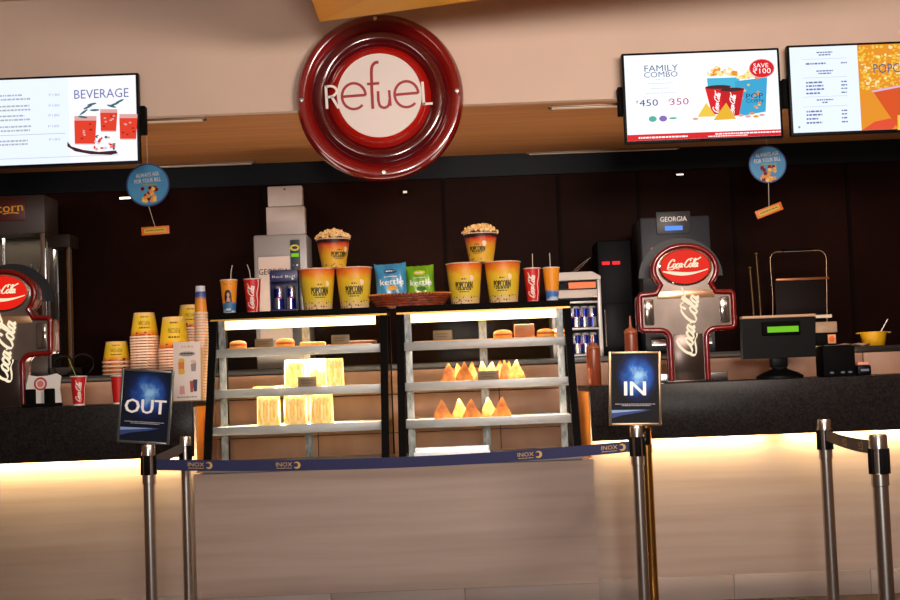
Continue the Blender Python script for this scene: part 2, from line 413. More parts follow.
# ================================================================ DISPLAY CASES
m_cglass = glass('case_glass', (250,250,248), .05)
m_alu = mat('alu_rail', (146,148,152), .42, .35)
m_post = mat('slotted_post', (84,88,92), .4, .5, col2=(136,140,144), scale=26, stretch=(3,3,1))
m_shelf = mat('shelf_glass', (206,210,210), .18, .2)
m_gline = mat('gold_edge', (190,140,60), .35, .6)
m_lamp = mat('case_lamp', (255,226,160), emit=6)
YF0, YF1, YCB = 7.06, 7.40, 7.76
ZT = P(300,310,YF1).z
def yf(z): return YF0+(YF1-YF0)*(z-ZB)/(ZT-ZB)                      # slanted front
SH = [P(300,347,7.31).z, P(300,387.5,7.23).z, P(300,425,7.15).z]
def case(px0, px1, lab):
    a, c = P(px0,465,YF0).x, P(px1,465,YF0).x
    W = c-a; h = W/2
    t = thing('display_case', lab, 'display case', ((a+c)/2, YF0, ZB), group='lit food display cases')
    H = ZT-ZB; D = YCB-YF0; k = lambda z: (YF1-YF0)*z/H
    b = MB(); b.bx((-h, 0, 0), (h, D, .03), m_alu, .003); b.build('base', t)
    b = MB(); b.bx((-h, k(H)-.012, H-.036), (h, D, H), m_bmatt, .006); b.bx((-h+.002, k(H)-.006, H-.046), (h-.002, k(H)+.02, H-.036), m_gline); b.build('top', t)
    for s in (-1, 1):
        b = MB()                                                    # black stile along the slant
        x0, x1 = (s*h, s*(h-.04))
        lo, hi = min(x0, x1), max(x0, x1)
        b.add([(lo,k(.03),.03),(hi,k(.03),.03),(hi,k(H-.046),H-.046),(lo,k(H-.046),H-.046),(lo,k(.03)+.03,.03),(hi,k(.03)+.03,.03),(hi,k(H-.046)+.03,H-.046),(lo,k(H-.046)+.03,H-.046)],
              [(0,1,2,3),(7,6,5,4),(0,4,5,1),(1,5,6,2),(2,6,7,3),(3,7,4,0)], m_bmatt)
        b.build('stile', t)
        b = MB(); x = s*(h-.004)
        b.add([(x,k(.03)+.03,.03),(x,D-.03,.03),(x,D-.03,H-.036),(x,k(H)+.03,H-.036)], [(0,1,2,3)], m_cglass); b.build('side_glass', t)
        MB().bx((s*h-.0-(.03 if s > 0 else 0), D-.03, .03), (s*h+(.03 if s < 0 else 0), D, H-.036), m_bmatt).build('back_post', t)
        if not (s > 0 and px0 < 300): MB().bx((s*(h-.062)-.018, k(H)-.0, .03), (s*(h-.062)+.018, k(H)+.012, H-.036), m_post).build('shelf_upright', t)
    MB().bx((-.022, D-.03, .03), (.022, D-.01, H-.036), m_post).build('mullion', t)
    b = MB(); g = h-.031
    b.add([(-g,k(.03)+.012,.03),(g,k(.03)+.012,.03),(g,k(H-.05)+.012,H-.05),(-g,k(H-.05)+.012,H-.05)], [(0,1,2,3)], m_cglass); b.build('front_glass', t)
    for s in (-1, 1):
        MB().bx((min(0,s*(h-.032)), D-.012, .035), (max(0,s*(h-.032)), D-.008, H-.04), glass('door_glass', (250,250,250), -.27)).build('back_door', t)
    for i, z in enumerate(SH):
        zz = z-ZB; yy = k(zz)+.03
        e = MB().bx((-g+.004, yy, zz-.012), (g-.004, D-.04, zz), m_shelf).build('shelf', t)
        MB().bx((-g+.003, yy-.012, zz-.042), (g-.003, yy, zz+.003), m_alu, .002).build('price_rail', e)
        MB().bx((-g+.05, yy+.002, zz-.03), (g-.05, yy+.024, zz-.0125), m_lamp if i < 2 else mat('case_lamp_dim', (255,200,90), emit=2)).build('light_strip', e)
    MB().bx((-g+.04, k(H)+.03, H-.09), (g-.04, k(H)+.09, H-.036), m_lamp).build('light_strip', t)
    return t, (a+c)/2, h
case1, cx1, hw1 = case(202.5, 389.5, 'left lit display case holding bright popcorn pouches')
case2, cx2, hw2 = case(399, 583, 'right lit display case holding triangular fried pastries')
def area(name, loc, size, energy, col, rot=(0,0,0), sy=None, spread=180):
    l = bpy.data.lights.new(name, 'AREA'); l.spread = math.radians(spread); l.energy = energy; l.color = col; l.size = size
    if sy: l.shape = 'RECTANGLE'; l.size_y = sy
    o = bpy.data.objects.new(name, l); C.objects.link(o); o.location = loc; o.rotation_euler = rot; return o
WARM = (1, .80, .54)
for cx, pw in ((cx1, .9), (cx2, 1.0)):
    area('case_top_lamp', (cx, YF1+.10, ZT-.095), .8, 8*pw, WARM, (0,0,0), .05, 110)
    for i, z in enumerate(SH):
        area('shelf_lamp', (cx, yf(z)+.07, z-.035), .8, (10, 9, 8)[i]*pw, WARM, (0,0,0), .03, 110)
area('spot_left_case', (P(300,360,7.3).x, 7.40, SH[0]-.034), .34, 55, (1,.86,.55), (0,0,0), .04, 120)
area('spot_left_case', (P(297,400,7.3).x, 7.32, SH[1]-.034), .34, 55, (1,.86,.55), (0,0,0), .04, 120)

# ---------------------------------------------------------------- food
m_pastry = mat('fried_pastry', (160,80,20), .5, col2=(212,134,48), scale=24, bump=.6)
m_bun = mat('bun', (214,138,50), .45, col2=(232,170,88), scale=12, bump=.2)
m_fill = mat('filling', (190,60,30), .5); m_tray = mat('tray_tan', (206,158,92), .5, col2=(188,138,74), scale=6)
m_tagc = mat('price_tag', (104,84,58), .5); m_cake = mat('cake_brown', (84,48,28), .6, col2=(110,68,42), scale=14, bump=.3)
def onshelf(px, py, i, back=.1):
    z = SH[i]; c = P(px, py, yf(z)+back); return Vector((c.x, yf(z)+back, z+.0005))
# samosa: a puffed three-sided pastry
def samosa_mesh(seed):
    r = random.Random(seed); b = bmesh.new()
    w, d, h = .056, .04, .105
    v = [b.verts.new(p) for p in ((-w,-d,0), (w,-d,0), (.0,d*1.1,0), (r.uniform(-.012,.012), -.004, h))]
    for f in ((0,2,1), (0,1,3), (1,2,3), (2,0,3)): b.faces.new([v[i] for i in f])
    bmesh.ops.bevel(b, geom=b.edges[:], offset=.007, segments=2, affect='EDGES', profile=.6)
    bmesh.ops.subdivide_edges(b, edges=[e for e in b.edges if e.calc_length() > .03], cuts=3, use_grid_fill=True)
    for q in b.verts:
        s = math.sin(q.co.x*70+seed)*math.cos(q.co.z*60+seed)
        q.co += q.co.normalized()*.0055*s
    zmin = min(q.co.z for q in b.verts)
    for q in b.verts: q.co.z -= zmin
    mb = MB(); mb.bm(b, m_pastry); return mb
proto = [None]*3
lab2 = ['dark edged triangular pastry at left end of the middle shelf', 'second triangular pastry from left on the middle shelf, right case', 'triangular pastry behind the price card on the middle shelf', 'triangular pastry just right of the price card on the middle shelf', 'second last triangular pastry on the middle shelf', 'last triangular pastry at right end of the middle shelf']
lab3 = ['leftmost triangular pastry on the lowest shelf of the right case', 'second triangular pastry from left on the lowest shelf', 'middle one of five triangular pastries on the lowest shelf', 'fourth triangular pastry from left on the lowest shelf', 'rightmost triangular pastry on the lowest shelf of the right case']
lab2b = ['pastry in the back row behind the leftmost two, middle shelf', 'back row pastry just left of the price card, middle shelf', 'back row pastry right of the price card, middle shelf', 'back row pastry at far right of the middle shelf heap']
sp = [(450,1,.13,.1,lab2[0]),(466,1,.12,-.15,lab2[1]),(482,1,.19,.3,lab2[2]),(494,1,.2,-.4,lab2[3]),(505,1,.13,.5,lab2[4]),(517,1,.17,-.2,lab2[5]),(458,1,.25,.6,lab2b[0]),(474,1,.27,-.5,lab2b[1]),(500,1,.28,.2,lab2b[2]),(511,1,.25,-.7,lab2b[3]),
      (443,2,.12,.05,lab3[0]),(459,2,.17,.3,lab3[1]),(473,2,.11,-.1,lab3[2]),(489,2,.17,.2,lab3[3]),(503,2,.12,-.25,lab3[4])]
for i, (px, sh, bk, rz, lb) in enumerate(sp):
    L = onshelf(px, 380 if sh == 1 else 417, sh, bk)
    if i < 3: o = samosa_mesh(i+3).build('fried_pastry'); proto[i] = o
    else: o = proto[i % 3].copy(); C.objects.link(o)
    o.location = L; o.rotation_euler = (0, 0, rz); o.scale = (1.05,1.0,1.08); tag(o, lb, 'pastry', 'fried pastries in the right case')
def bun(px, i, lab, bk=.12, s=1.0, ring=False):
    L = onshelf(px, 340, i, bk); L.z += .0085
    t = thing('bun', lab, 'bun', L, group='buns on the top shelves')
    r = .052*s; t.scale = (.95, .95, .74)
    MB().lathe([(0,0),(r*.92,0),(r,.008),(r,.016),(r*.9,.02),(0,.02)], m_bun, 24).build('bottom_half', t)
    MB().lathe([(0,.0202),(r*.98,.0202),(r*1.03,.024),(r*.98,.029),(0,.029)], m_fill, 24).build('filling', t)
    MB().lathe([(0,.0292),(r,.0292),(r*1.02,.036),(r*.85,.05*s),(r*.5,.058*s),(0,.061*s)], m_bun, 24).build('top_half', t)
# wooden liners on the two top shelves
for cx, h, nm in ((cx1,hw1,'tan tray lining the top shelf of the left case'), (cx2,hw2,'tan tray lining the top shelf of the right case')):
    b = MB().bx((-h+.09,-.1,0), (h-.09,.12,.008), m_tray, .003)
    o = b.build('food_tray', None, (cx, yf(SH[0])+.16, SH[0]+.0005)); tag(o, nm, 'tray', 'tan shelf trays')
bun(238,0,'filled bun leftmost on the top shelf of the left case', s=.95); bun(285,0,'filled bun between price cards on the left case top shelf', s=1.05)
bun(503,0,'bun with red filling beside the brown cake box',s=1.05); bun(546,0,'left one of two brown buns at right end of top shelf',.1,.98); bun(560,0,'rightmost brown bun overlapping another on the top shelf',.21,1.0)
L = onshelf(524,330,0,.2); L.z += .0085
tag(MB().bx((-.055,-.04,0),(.055,.04,.075), m_cake, .004).build('cake_block', None, L), 'brown cake block between the buns on the right case top shelf', 'cake')
L = onshelf(313,343,0,.15); L.z += .0085
tag(MB().bx((-.07,-.04,0),(.07,.04,.02), mat('flat_bread', (226,176,96), .6, col2=(204,146,70), scale=20, bump=.4), .008).build('flatbread', None, L), 'flat golden bread on the left case top shelf', 'bread')
L = onshelf(362,340,0,.17); L.z += .0085
tag(MB().bx((-.08,-.04,0),(.08,.04,.018), m_cake, .007).build('brownie_slab', None, L), 'low brown cake slab at right end of the left case', 'cake')
def price(px, i, w, h, lab, bk=.035):
    L = onshelf(px, 345, i, bk); L.z += .009 if i == 0 else 0
    if i == 0: L.z = SH[i]+.009; L.y = yf(SH[0])+.075
    t = thing('price_card', lab, 'price card', L, group='small price cards in the display cases')
    MB().box((0,0,h/2+.0015), (w,.004,h), m_tagc, .001, M=Matrix.Rotation(math.radians(-6),3,'X')).build('card', t)
    MB().bx((-w*.4,-.006,0),(w*.4,.02,.003), m_tagc).build('foot', t)
    b = MB(); f = flat((0,-.0035,h/2+.0015))
    b.dashes(-w*.36, .1*h, w*.7, h*.1, f, mat('tag_ink',(70,54,36),.6), .004); b.dashes(-w*.3, -.18*h, w*.55, h*.1, f, mat('tag_ink',(70,54,36),.6), .004)
    b.build('lettering', t)
price(263,0,.10,.045,'price card between the two filled buns in the left case'); price(340,0,.10,.05,'price card near right end of the left case top shelf')
price(443,0,.105,.052,'price card at left of the right case top shelf'); price(306,1,.10,.055,'price card before the bright popcorn pouches, middle shelf')
price(487,1,.115,.05,'price card before the triangular pastries, middle shelf')
# popcorn pouches, brightly lit
m_pouch = mat('popcorn_pouch', (255,196,70), .35, col2=(255,244,190), scale=22, stretch=(4,4,.5), bump=.9, spec=.6)
def pouch(w, h, d):
    b = MB(); N, K = 14, 10; vs = []; fs = []
    for s in (-1, 1):
        for j in range(K+1):
            for i in range(N+1):
                u, v = i/N*2-1, j/K
                th = (1-u**4)**.5*(.25+.75*math.sin(PI*min(1,.15+v*.85)))*d/2
                th *= 1+.08*math.sin(u*22+v*3)
                if v == 1: th = .001
                vs.append((u*w/2*(1-.05*v), s*max(th,.0008), v*h))
    M = (N+1)*(K+1)
    for q in range(2):
        for j in range(K):
            for i in range(N):
                a = q*M+j*(N+1)+i; f = (a, a+1, a+N+2, a+N+1); fs.append(f if q == 0 else f[::-1])
    for i in range(N): fs.append((i+1, i, M+i, M+i+1)); a = K*(N+1)+i; fs.append((a, a+1, M+a+1, M+a))
    for j in range(K):
        a = j*(N+1); fs.append((a, a+N+1, M+a+N+1, M+a)); a += N; fs.append((a+N+1, a, M+a, M+a+N+1))
    b.add(vs, fs, m_pouch)
    bm2 = b; return bm2
pp = pouch(.128,.155,.09).build('popcorn_pouch'); 
pl = [(269,2,.13,0,0,'leftmost bright popcorn pouch on the lowest shelf'),(296,2,.13,0,0,'middle bright popcorn pouch on the lowest shelf'),(322,2,.13,0,0,'rightmost bright popcorn pouch on the lowest shelf'),
      (296,1,.14,0,.0,'bright popcorn pouch left behind the price card'),(320,1,.17,0,0,'bright popcorn pouch right behind the price card'),(335,1,.12,0,0,'bright popcorn pouch at right of the middle shelf')]
for i, (px, sh, bk, rz, ry, lb) in enumerate(pl):
    o = pp if i == 0 else pp.copy()
    if i: C.objects.link(o)
    o.location = onshelf(px, 420 if sh == 2 else 385, sh, bk); o.rotation_euler = (0, ry, rz)
    if sh == 1: o.scale = (.98 if i != 5 else .8, .8, .97)
    tag(o, lb, 'popcorn', 'bright popcorn pouches in the left case')
L = onshelf(268, 384, 1, .16)
tag(MB().bx((-.075,-.05,0),(.075,.05,.012), m_tray, .003).build('food_tray', None, L), 'small tan tray left of the popcorn pouches, middle shelf', 'tray')
t = thing('steel_tray', 'shallow steel tray on the floor of the right case', 'tray', (P(452,452,7.2).x, 7.24, ZB+.0305))
MB().bx((-.2,-.1,0),(.2,.16,.006), m_steel, .002).build('tray_floor', t)
b = MB()
for lo, hi in (((-.2,-.1,.006),(.2,-.096,.03)), ((-.2,.156,.006),(.2,.16,.045)), ((-.2,-.096,.006),(-.196,.156,.035)), ((.196,-.096,.006),(.2,.156,.035))): b.bx(lo, hi, m_steel)
b.build('rim', t)
# ================================================================ SCREENS
def em(name, col, e=1.0): return mat('screen_'+name, col, emit=e)
YT = 7.30
def screen(px, py, W, H, lab, paint, base):
    c = P(px, py, YT); t = thing('menu_screen', lab, 'screen', (c.x, YT, c.z), group='menu screens over the counter')
    b = MB(); fr = .013
    b.bx((-W/2, 0, -H/2), (W/2, .045, H/2), m_black, .004); b.bx((-.02, -.004, -H/2+.001), (.02, 0, -H/2+.011), m_bmatt)
    b.build('frame', t)
    MB().bx((-W/2-.022, .046, -.08), (W/2+.022, .11, .075), m_bmatt, .003).build('bracket', t)
    b = MB()
    for s in (-1, 1): b.bx((s*W*.3-.03, .111, .02), (s*W*.3+.03, YB-YT-.001, .2), m_bmatt)
    b.build('wall_mount', t)
    b = MB(); w, h = W/2-fr, H/2-fr
    b.bx((-w, -.0012, -h), (w, -.0002, h), base)
    f = flat((0, -.0012, 0)); paint(b, f, w, h, c); b.build('screen', t)
    return t
TW, TH = .863, .497
k = S(YT)
def px_fn(c0):     # picture pixels -> local screen coordinates
    return lambda x, y: loc2(x, y, c0, k)
white_s = em('white', (230,240,255), 1.12); grey_s = em('grey', (178,180,192), 1); blue_s = em('ink_blue', (108,118,166), 1); rule_s = em('rule', (196,202,214), 1)
red_s = em('red', (226,28,36), 1); orange_s = em('red_drink', (232,66,44), 1); dred_s = em('dark_red', (176,30,26), 1); navy_s = em('navy', (40,44,78), 1)
leaf_s = em('leaf', (70,104,112), 1); pale_s = em('pale', (214,220,236), 1); dish_s = em('dish', (70,34,36), 1); pink_s = em('pink', (226,170,166), 1)
yel_s = em('yellow', (246,206,72), 1); cyan_s = em('cyan', (70,186,224), 1); purp_s = em('purple', (96,40,112), 1); mag_s = em('magenta', (206,60,120), 1); teal_s = em('teal', (90,180,160), 1); or_s = em('orange', (244,150,40), 1); cream_s = em('cream', (255,236,170), 1); pw_s = em('plain_white', (255,255,255), 1.1)
# beverage menu
c1 = (60, 120.6)
def bev(b, f, w, h, c):
    q = px_fn(c1); r = random.Random(3)
    b.rect(q(69,117)[0]-.0, -h, w, h, f, em('white2', (240,240,252), 1.15), .0003)
    u, v = q(101.5, 93); b.text('BEVERAGE', u, v, 9/k, f, blue_s, .0008, w=55/k)
    for i, y in enumerate((97, 108, 118, 129)):
        a = q(-16, y); z = q(-16, y+4)
        b.dashes(a[0], a[1], (22+(i*7) % 12+16)/k, 1.7/k, f, grey_s, .0008, r); b.dashes(z[0], z[1], 46/k, 1.7/k, f, grey_s, .0008, r)
        e = q(48.5, y-2.5); b.text('₹180' if False else 'P180', e[0], e[1], 2.4/k, f, grey_s, .0008, al='L', w=11/k)
    a = q(-16, 137); b.rect(a[0], a[1], q(66,136)[0], a[1]+.7/k, f, rule_s, .0008)
    for y in (143.5, 147): a = q(-16, y); b.dashes(a[0], a[1], 44/k, 1.7/k, f, grey_s, .0008, r)
    e = q(49.5, 140); b.text('P180', e[0], e[1], 2.4/k, f, grey_s, .0008, al='L', w=11/k)
    a = q(-18, 161); b.rect(a[0], a[1], q(120,160)[0], a[1]+.6/k, f, rule_s, .0008)
    def glass_(x0, x1, top, bot, l=.0008):
        p = [q(x0,top), q(x1,top), q(x1-1,bot), q(x0+1,bot)]; b.poly(p, f, pink_s, l)
        m_ = top+(bot-top)*.16; b.poly([q(x0,m_), q(x1,m_), q(x1-1,bot-1), q(x0+1,bot-1)], f, orange_s, l+.0003)
        for _ in range(7):
            x, y = r.uniform(x0+3,x1-3), r.uniform(m_+3,bot-3); a = q(x,y); b.ell(a[0], a[1], 1.4/k, .9/k, f, r.choice([dred_s, pink_s]), l+.0006, 8)
    glass_(100.5,118,109,132); glass_(120,138.3,114,140); glass_(74.5,97,116,145)
    for x, y, an in ((84,112,.6),(88,107,.4),(92,104,.2),(83,117,-.2),(95,110,0),(115,104,.3),(120,101,.4),(112,106,-.3)):
        a = q(x, y); b.poly([(a[0]+5/k*math.cos(t)*math.cos(an)-1.1/k*math.sin(t)*math.sin(an), a[1]+5/k*math.cos(t)*math.sin(an)+1.1/k*math.sin(t)*math.cos(an)) for t in [2*PI*j/10 for j in range(10)]], f, leaf_s, .0015)
    b.poly([q(*p) for p in ((68,142),(72,147),(84,150.5),(100,152.5),(117,151),(119,154),(112,155.5),(92,155),(76,152),(68,147))], f, dish_s, .0016)
    for _ in range(24):
        a = q(r.uniform(95,116), r.uniform(137,150)); b.ell(a[0], a[1], r.uniform(1,2.3)/k, r.uniform(.8,1.8)/k, f, r.choice([pink_s, pw_s, pale_s, orange_s, leaf_s]), .0018+r.random()*.0008, 8)
screen(c1[0], c1[1], TW, TH, 'beverage menu screen with red drinks hanging at upper left', bev, white_s)
# family combo
c2 = (702.3, 95.6)
def fam(b, f, w, h, c):
    q = px_fn(c2); r = random.Random(5)
    T = lambda s, x, y, hh, m, ww=None, d=.0008: b.text(s, *q(x, y), hh/k, f, m, d, w=ww/k if ww else None)
    T('FAMILY', 661, 67.5, 6.2, em('ink_grey', (96,104,128), 1), 34); T('COMBO', 660.5, 74, 5.6, em('ink_violet', (120,108,150), 1), 34)
    for y, ww in ((79.5,10),(84,26),(89,20),(94,30)): a = q(660-ww/2, y); b.dashes(a[0], a[1], ww/k, .9/k, f, pale_s, .0008, r)
    T('₹', 636.5, 102.5, 3, purp_s); T('450', 648, 103, 6.6, purp_s, 19); T('₹', 669, 101, 3, mag_s); T('350', 679, 101.7, 6.6, mag_s, 19)
    for x, m in ((652,teal_s),(662.5,em('lilac',(140,110,190),1)),(672.5,teal_s)): a = q(x, 119.5-(x-652)*.04); b.ell(a[0], a[1], 4/k, (3 if x < 670 else 1)/k, f, m, .0008)
    b.rect(-w, -h, w, -h+6.2/k, f, red_s, .0008)
    a = q(640,136); b.dashes(-w+.06, -h+2/k, 50/k, 1.6/k, f, pw_s, .0014, r); b.dashes(.06, -h+3.2/k, 66/k, 1.4/k, f, pw_s, .0014, r); b.dashes(.02, -h+1.2/k, 40/k, 1/k, f, pw_s, .0014, r)
    # blue tubs, popcorn, cups, nachos
    b.poly([q(707,78),(q(740,77)),(q(738,112)),(q(711,114))], f, cyan_s, .0008); b.poly([q(735,81),q(768,77),q(766,112),q(739,117)], f, em('cyan2',(60,170,216),1), .0011)
    for _ in range(90):
        x = r.uniform(708,768); y = 76-10*math.sin(PI*(x-706)/34 % PI)*r.random()-(1 if x < 738 else -2); a = q(x, y); b.ell(a[0], a[1], r.uniform(1.2,2.6)/k, r.uniform(1,2.2)/k, f, r.choice([yel_s, cream_s, cream_s, or_s]), .0014+r.random()*.001, 8)
    for _ in range(14): a = q(r.uniform(742,764), r.uniform(84,112)); b.ell(a[0], a[1], 1.5/k, 1.1/k, f, r.choice([or_s, yel_s, pink_s]), .0014, 8)
    T('POP', 755, 96, 5, navy_s, 17, .0016); T('CORN', 755, 101, 3.4, navy_s, 17, .0016)
    b.poly([q(705,88),q(731,85.5),q(727,114),q(712,115)], f, red_s, .0026); b.poly([q(720,91),q(744.5,88),q(739,116),q(725,117)], f, em('red2',(204,22,34),1), .003)
    b.ell(*q(718,87), 13/k, 2/k, f, dish_s, .0029); b.ell(*q(732.3,89.6), 12/k, 2/k, f, dish_s, .0033)
    script(b, *q(717,102), 22/k, f, pw_s, .0034, rot=1.35, bold=1.2); script(b, *q(732.5,104), 22/k, f, pw_s, .0038, rot=1.35, bold=1.2)
    b.poly([q(706,103),q(716,117),q(697,117.5)], f, yel_s, .0036); b.poly([q(726,103),q(736,119.5),q(713,121)], f, em('nacho',(240,184,50),1), .0042)
    for x, y in ((695,119.5),(741,116),(748,117),(756,117),(762,115.5),(752,114)): b.ell(*q(x, y), 3/k, 1.3/k, f, r.choice([or_s, dish_s, pink_s]), .004, 10)
    b.ell(*q(762.5,68), 13/k, 9.8/k, f, pink_s, .003); b.ell(*q(762.5,68), 12.2/k, 9.1/k, f, red_s, .0036)
    T('SAVE', 761.5, 65, 4.2, pw_s, 15, .0044); T('₹100', 762.5, 70.6, 5, pw_s, 18, .0044)
screen(c2[0], c2[1], TW, TH, 'family combo menu screen with blue popcorn tubs and red cups', fam, em('combo_white', (240,248,255), 1.15))
c3 = (868, 87.4)
def pop(b, f, w, h, c):
    q = px_fn(c3); r = random.Random(9)
    x0 = q(859,85)[0]
    b.rect(x0, -h, w, h, f, em('pop_orange', (236,150,44), 1), .0003)
    for _ in range(420):
        u, v = r.uniform(x0+.006, w-.006), r.uniform(-.02, h-.006); b.ell(u, v, r.uniform(.004,.013), r.uniform(.003,.009), f, r.choice([yel_s, yel_s, or_s, cream_s, em('kernel',(250,190,60),1)]), .0006+r.random()*.0012, 8)
    b.poly([(x0,-h),q(874,122.5),q(890,119),q(897,124),q(892,129.5),(q(892,129.5)[0],-h)], f, em('bag_red',(232,84,56),1), .0021)
    b.poly([q(872,90.5),q(930,79),(w,h*.1),(w,-h),q(898,130),q(884,109)], f, em('box_red',(224,88,40),1), .0024)
    b.poly([q(871,91),q(930,79.4),q(930,81.5),q(873,92.6)], f, em('lilac_edge',(224,190,226),1), .003)
    b.poly([q(897,116),q(930,112),(w,-h),q(897,131)], f, yel_s, .0028)
    u, v = q(873.5,68.5); b.text('POPCORN', u, v, 9.5/k, f, em('ink_slate',(84,96,140),1), .0034, al='L', w=50/k)
    def para(y, ww): a = q(824.5-ww/2, y+(824.5-824)*0); b.dashes(a[0], a[1], ww/k, 1.3/k, f, blue_s, .0008, r)
    def rule(y): a = q(802, y+.7); b.rect(a[0], a[1], a[0]+45/k, a[1]+.4/k, f, rule_s, .0008)
    para(52.5,16); para(55,12); rule(58.5); para(71.5,17); para(74,13); rule(77.5); para(101,17); para(103.5,6); rule(107)
    for ys in ((63.8,), (83,86.5,90,94), (112.5,116,120,124)):
        for y in ys:
            a = q(805.5, y+.6); b.dashes(a[0], a[1], (20 if y == 63.8 else 12+(y*7 % 8))/k, 1.7/k, f, blue_s, .0008, r); a = q(841, y-.8); b.dashes(a[0], a[1], 6/k, 1.4/k, f, blue_s, .0008, r)
    a = q(798,128); b.ell(a[0], a[1], 1.2/k, 1.2/k, f, teal_s, .0008, 8); rule(97)
screen(c3[0], c3[1], TW, TH, 'popcorn menu screen at upper right with orange popcorn picture', pop, white_s)

# ================================================================ ROUND SIGN
m_red = mat('sign_red', (122,10,10), .16, coat=.6, spec=.6); m_dred = mat('sign_dark_red', (78,6,10), .14, coat=.8, spec=.6); m_bred = mat('sign_bright_red', (176,22,12), .2, coat=.5)
YS = 7.36; sc = (380.5, 97); ks = S(YS); c = P(sc[0]-1, sc[1]-1.4, YS); R0 = 85/ks
t = thing('round_sign', 'large round red shop sign with white centre on the pale bulkhead', 'sign', (c.x, YB, c.z))
d = YB-.001
b = MB(); R = lambda q: R0*q
prof = [(R(1),.0),(R(1),.05),(R(.985),.075),(R(.955),.092),(R(.91),.096),(R(.865),.086),(R(.835),.064),(R(.815),.056)]
b.lathe(prof, m_red, 72, axis='Y'); b.build('outer_rim', t)
MB().lathe([(R(.815),.0561),(R(.79),.075),(R(.745),.088),(R(.69),.088),(R(.645),.074),(R(.61),.052)], m_dred, 72, axis='Y').build('inner_ring', t)
MB().lathe([(R(.61),.0521),(R(.575),.075),(R(.535),.1),(R(.51),.104),(R(.505),.09),(0,.09)], m_bred, 72, axis='Y').build('centre_ring', t)
cd = loc2(378.2, 94.3, sc, ks)
MB().lathe([(R(.503),.0901),(R(.503),.1),(0,.1)], mat('sign_white', (226,214,208), .4), 72, axis='Y', o=(0,0,0)).build('centre_disc', t)
for a in range(4):
    x, z = R(.92)*math.cos(a*PI/2+.02), R(.92)*math.sin(a*PI/2+.02)
    MB().lathe([(.014,.09),(.014,.104),(.01,.11),(0,.111)], m_steel, 14, axis='Y', o=(x,0,z)).build('bolt', t)
b = MB(); f = flat((0, -.1, 0)); m_ink = mat('sign_ink', (156,14,30), .4); m_wl = mat('sign_letter_white', (232,226,220), .4)
Q = lambda pts: [loc2(x, y, cd0, ks) for x, y in pts]
cd0 = (378.2, 94.6)
def arc(cx, cy, rx, ry, a0, a1, n=24): return [(cx+rx*math.cos(math.radians(a0+(a1-a0)*i/n)), cy-ry*math.sin(math.radians(a0+(a1-a0)*i/n))) for i in range(n+1)]
for cx, cy, bar in ((352.4,95.6,((340.8,96.2),(364.2,94.4))), (405.5,93.6,((393.6,94.2),(417.4,92.2)))):
    b.stroke(Q(arc(cx, cy, 12, 13.2, 4, 318)), 2.7/ks, f, m_ink, .001); b.stroke(Q(bar), 2.8/ks, f, m_ink, .0012)
b.stroke(Q(smooth([(377.2,60.8),(373.6,61.6),(370.6,65.5),(370,72)]) + [(370.6,90),(371.6,108.6)]), 3.1/ks, f, m_ink, .001); b.stroke(Q([(365.6,83.3),(378,82.4)]), 2.7/ks, f, m_ink, .0013)
b.stroke(Q([(376.8,90.5),(377.2,100)]+smooth([(377.2,100),(379,105.6),(383.4,107.4),(387.4,105),(388.6,99)])), 2.7/ks, f, m_ink, .001); b.stroke(Q([(388,89.5),(389.4,105.5)]), 2.7/ks, f, m_ink, .0012)
b.build('lettering', t)
b = MB(); f2 = flat((0, -.104, 0))
def solid(pts, w):
    b.stroke(Q(pts), w/ks, f2, m_wl, .004); b.stroke(Q(pts)[::-1], w/ks, f2, m_wl, .0)
solid([(324.2,85.2),(325.6,108.6)], 2.6); solid(smooth([(324.2,86.2),(330,85.6),(334.6,88.4),(334.8,92.4),(331,96),(325.4,96.9)]), 2.4); solid([(330,96.2),(337.2,108)], 2.6)
b.build('white_letter', t); b = MB()
solid([(421.6,81.2),(423.2,104.6)], 2.6); solid([(422.2,103.9),(432,103.2)], 2.4)
b.build('white_letter', t)

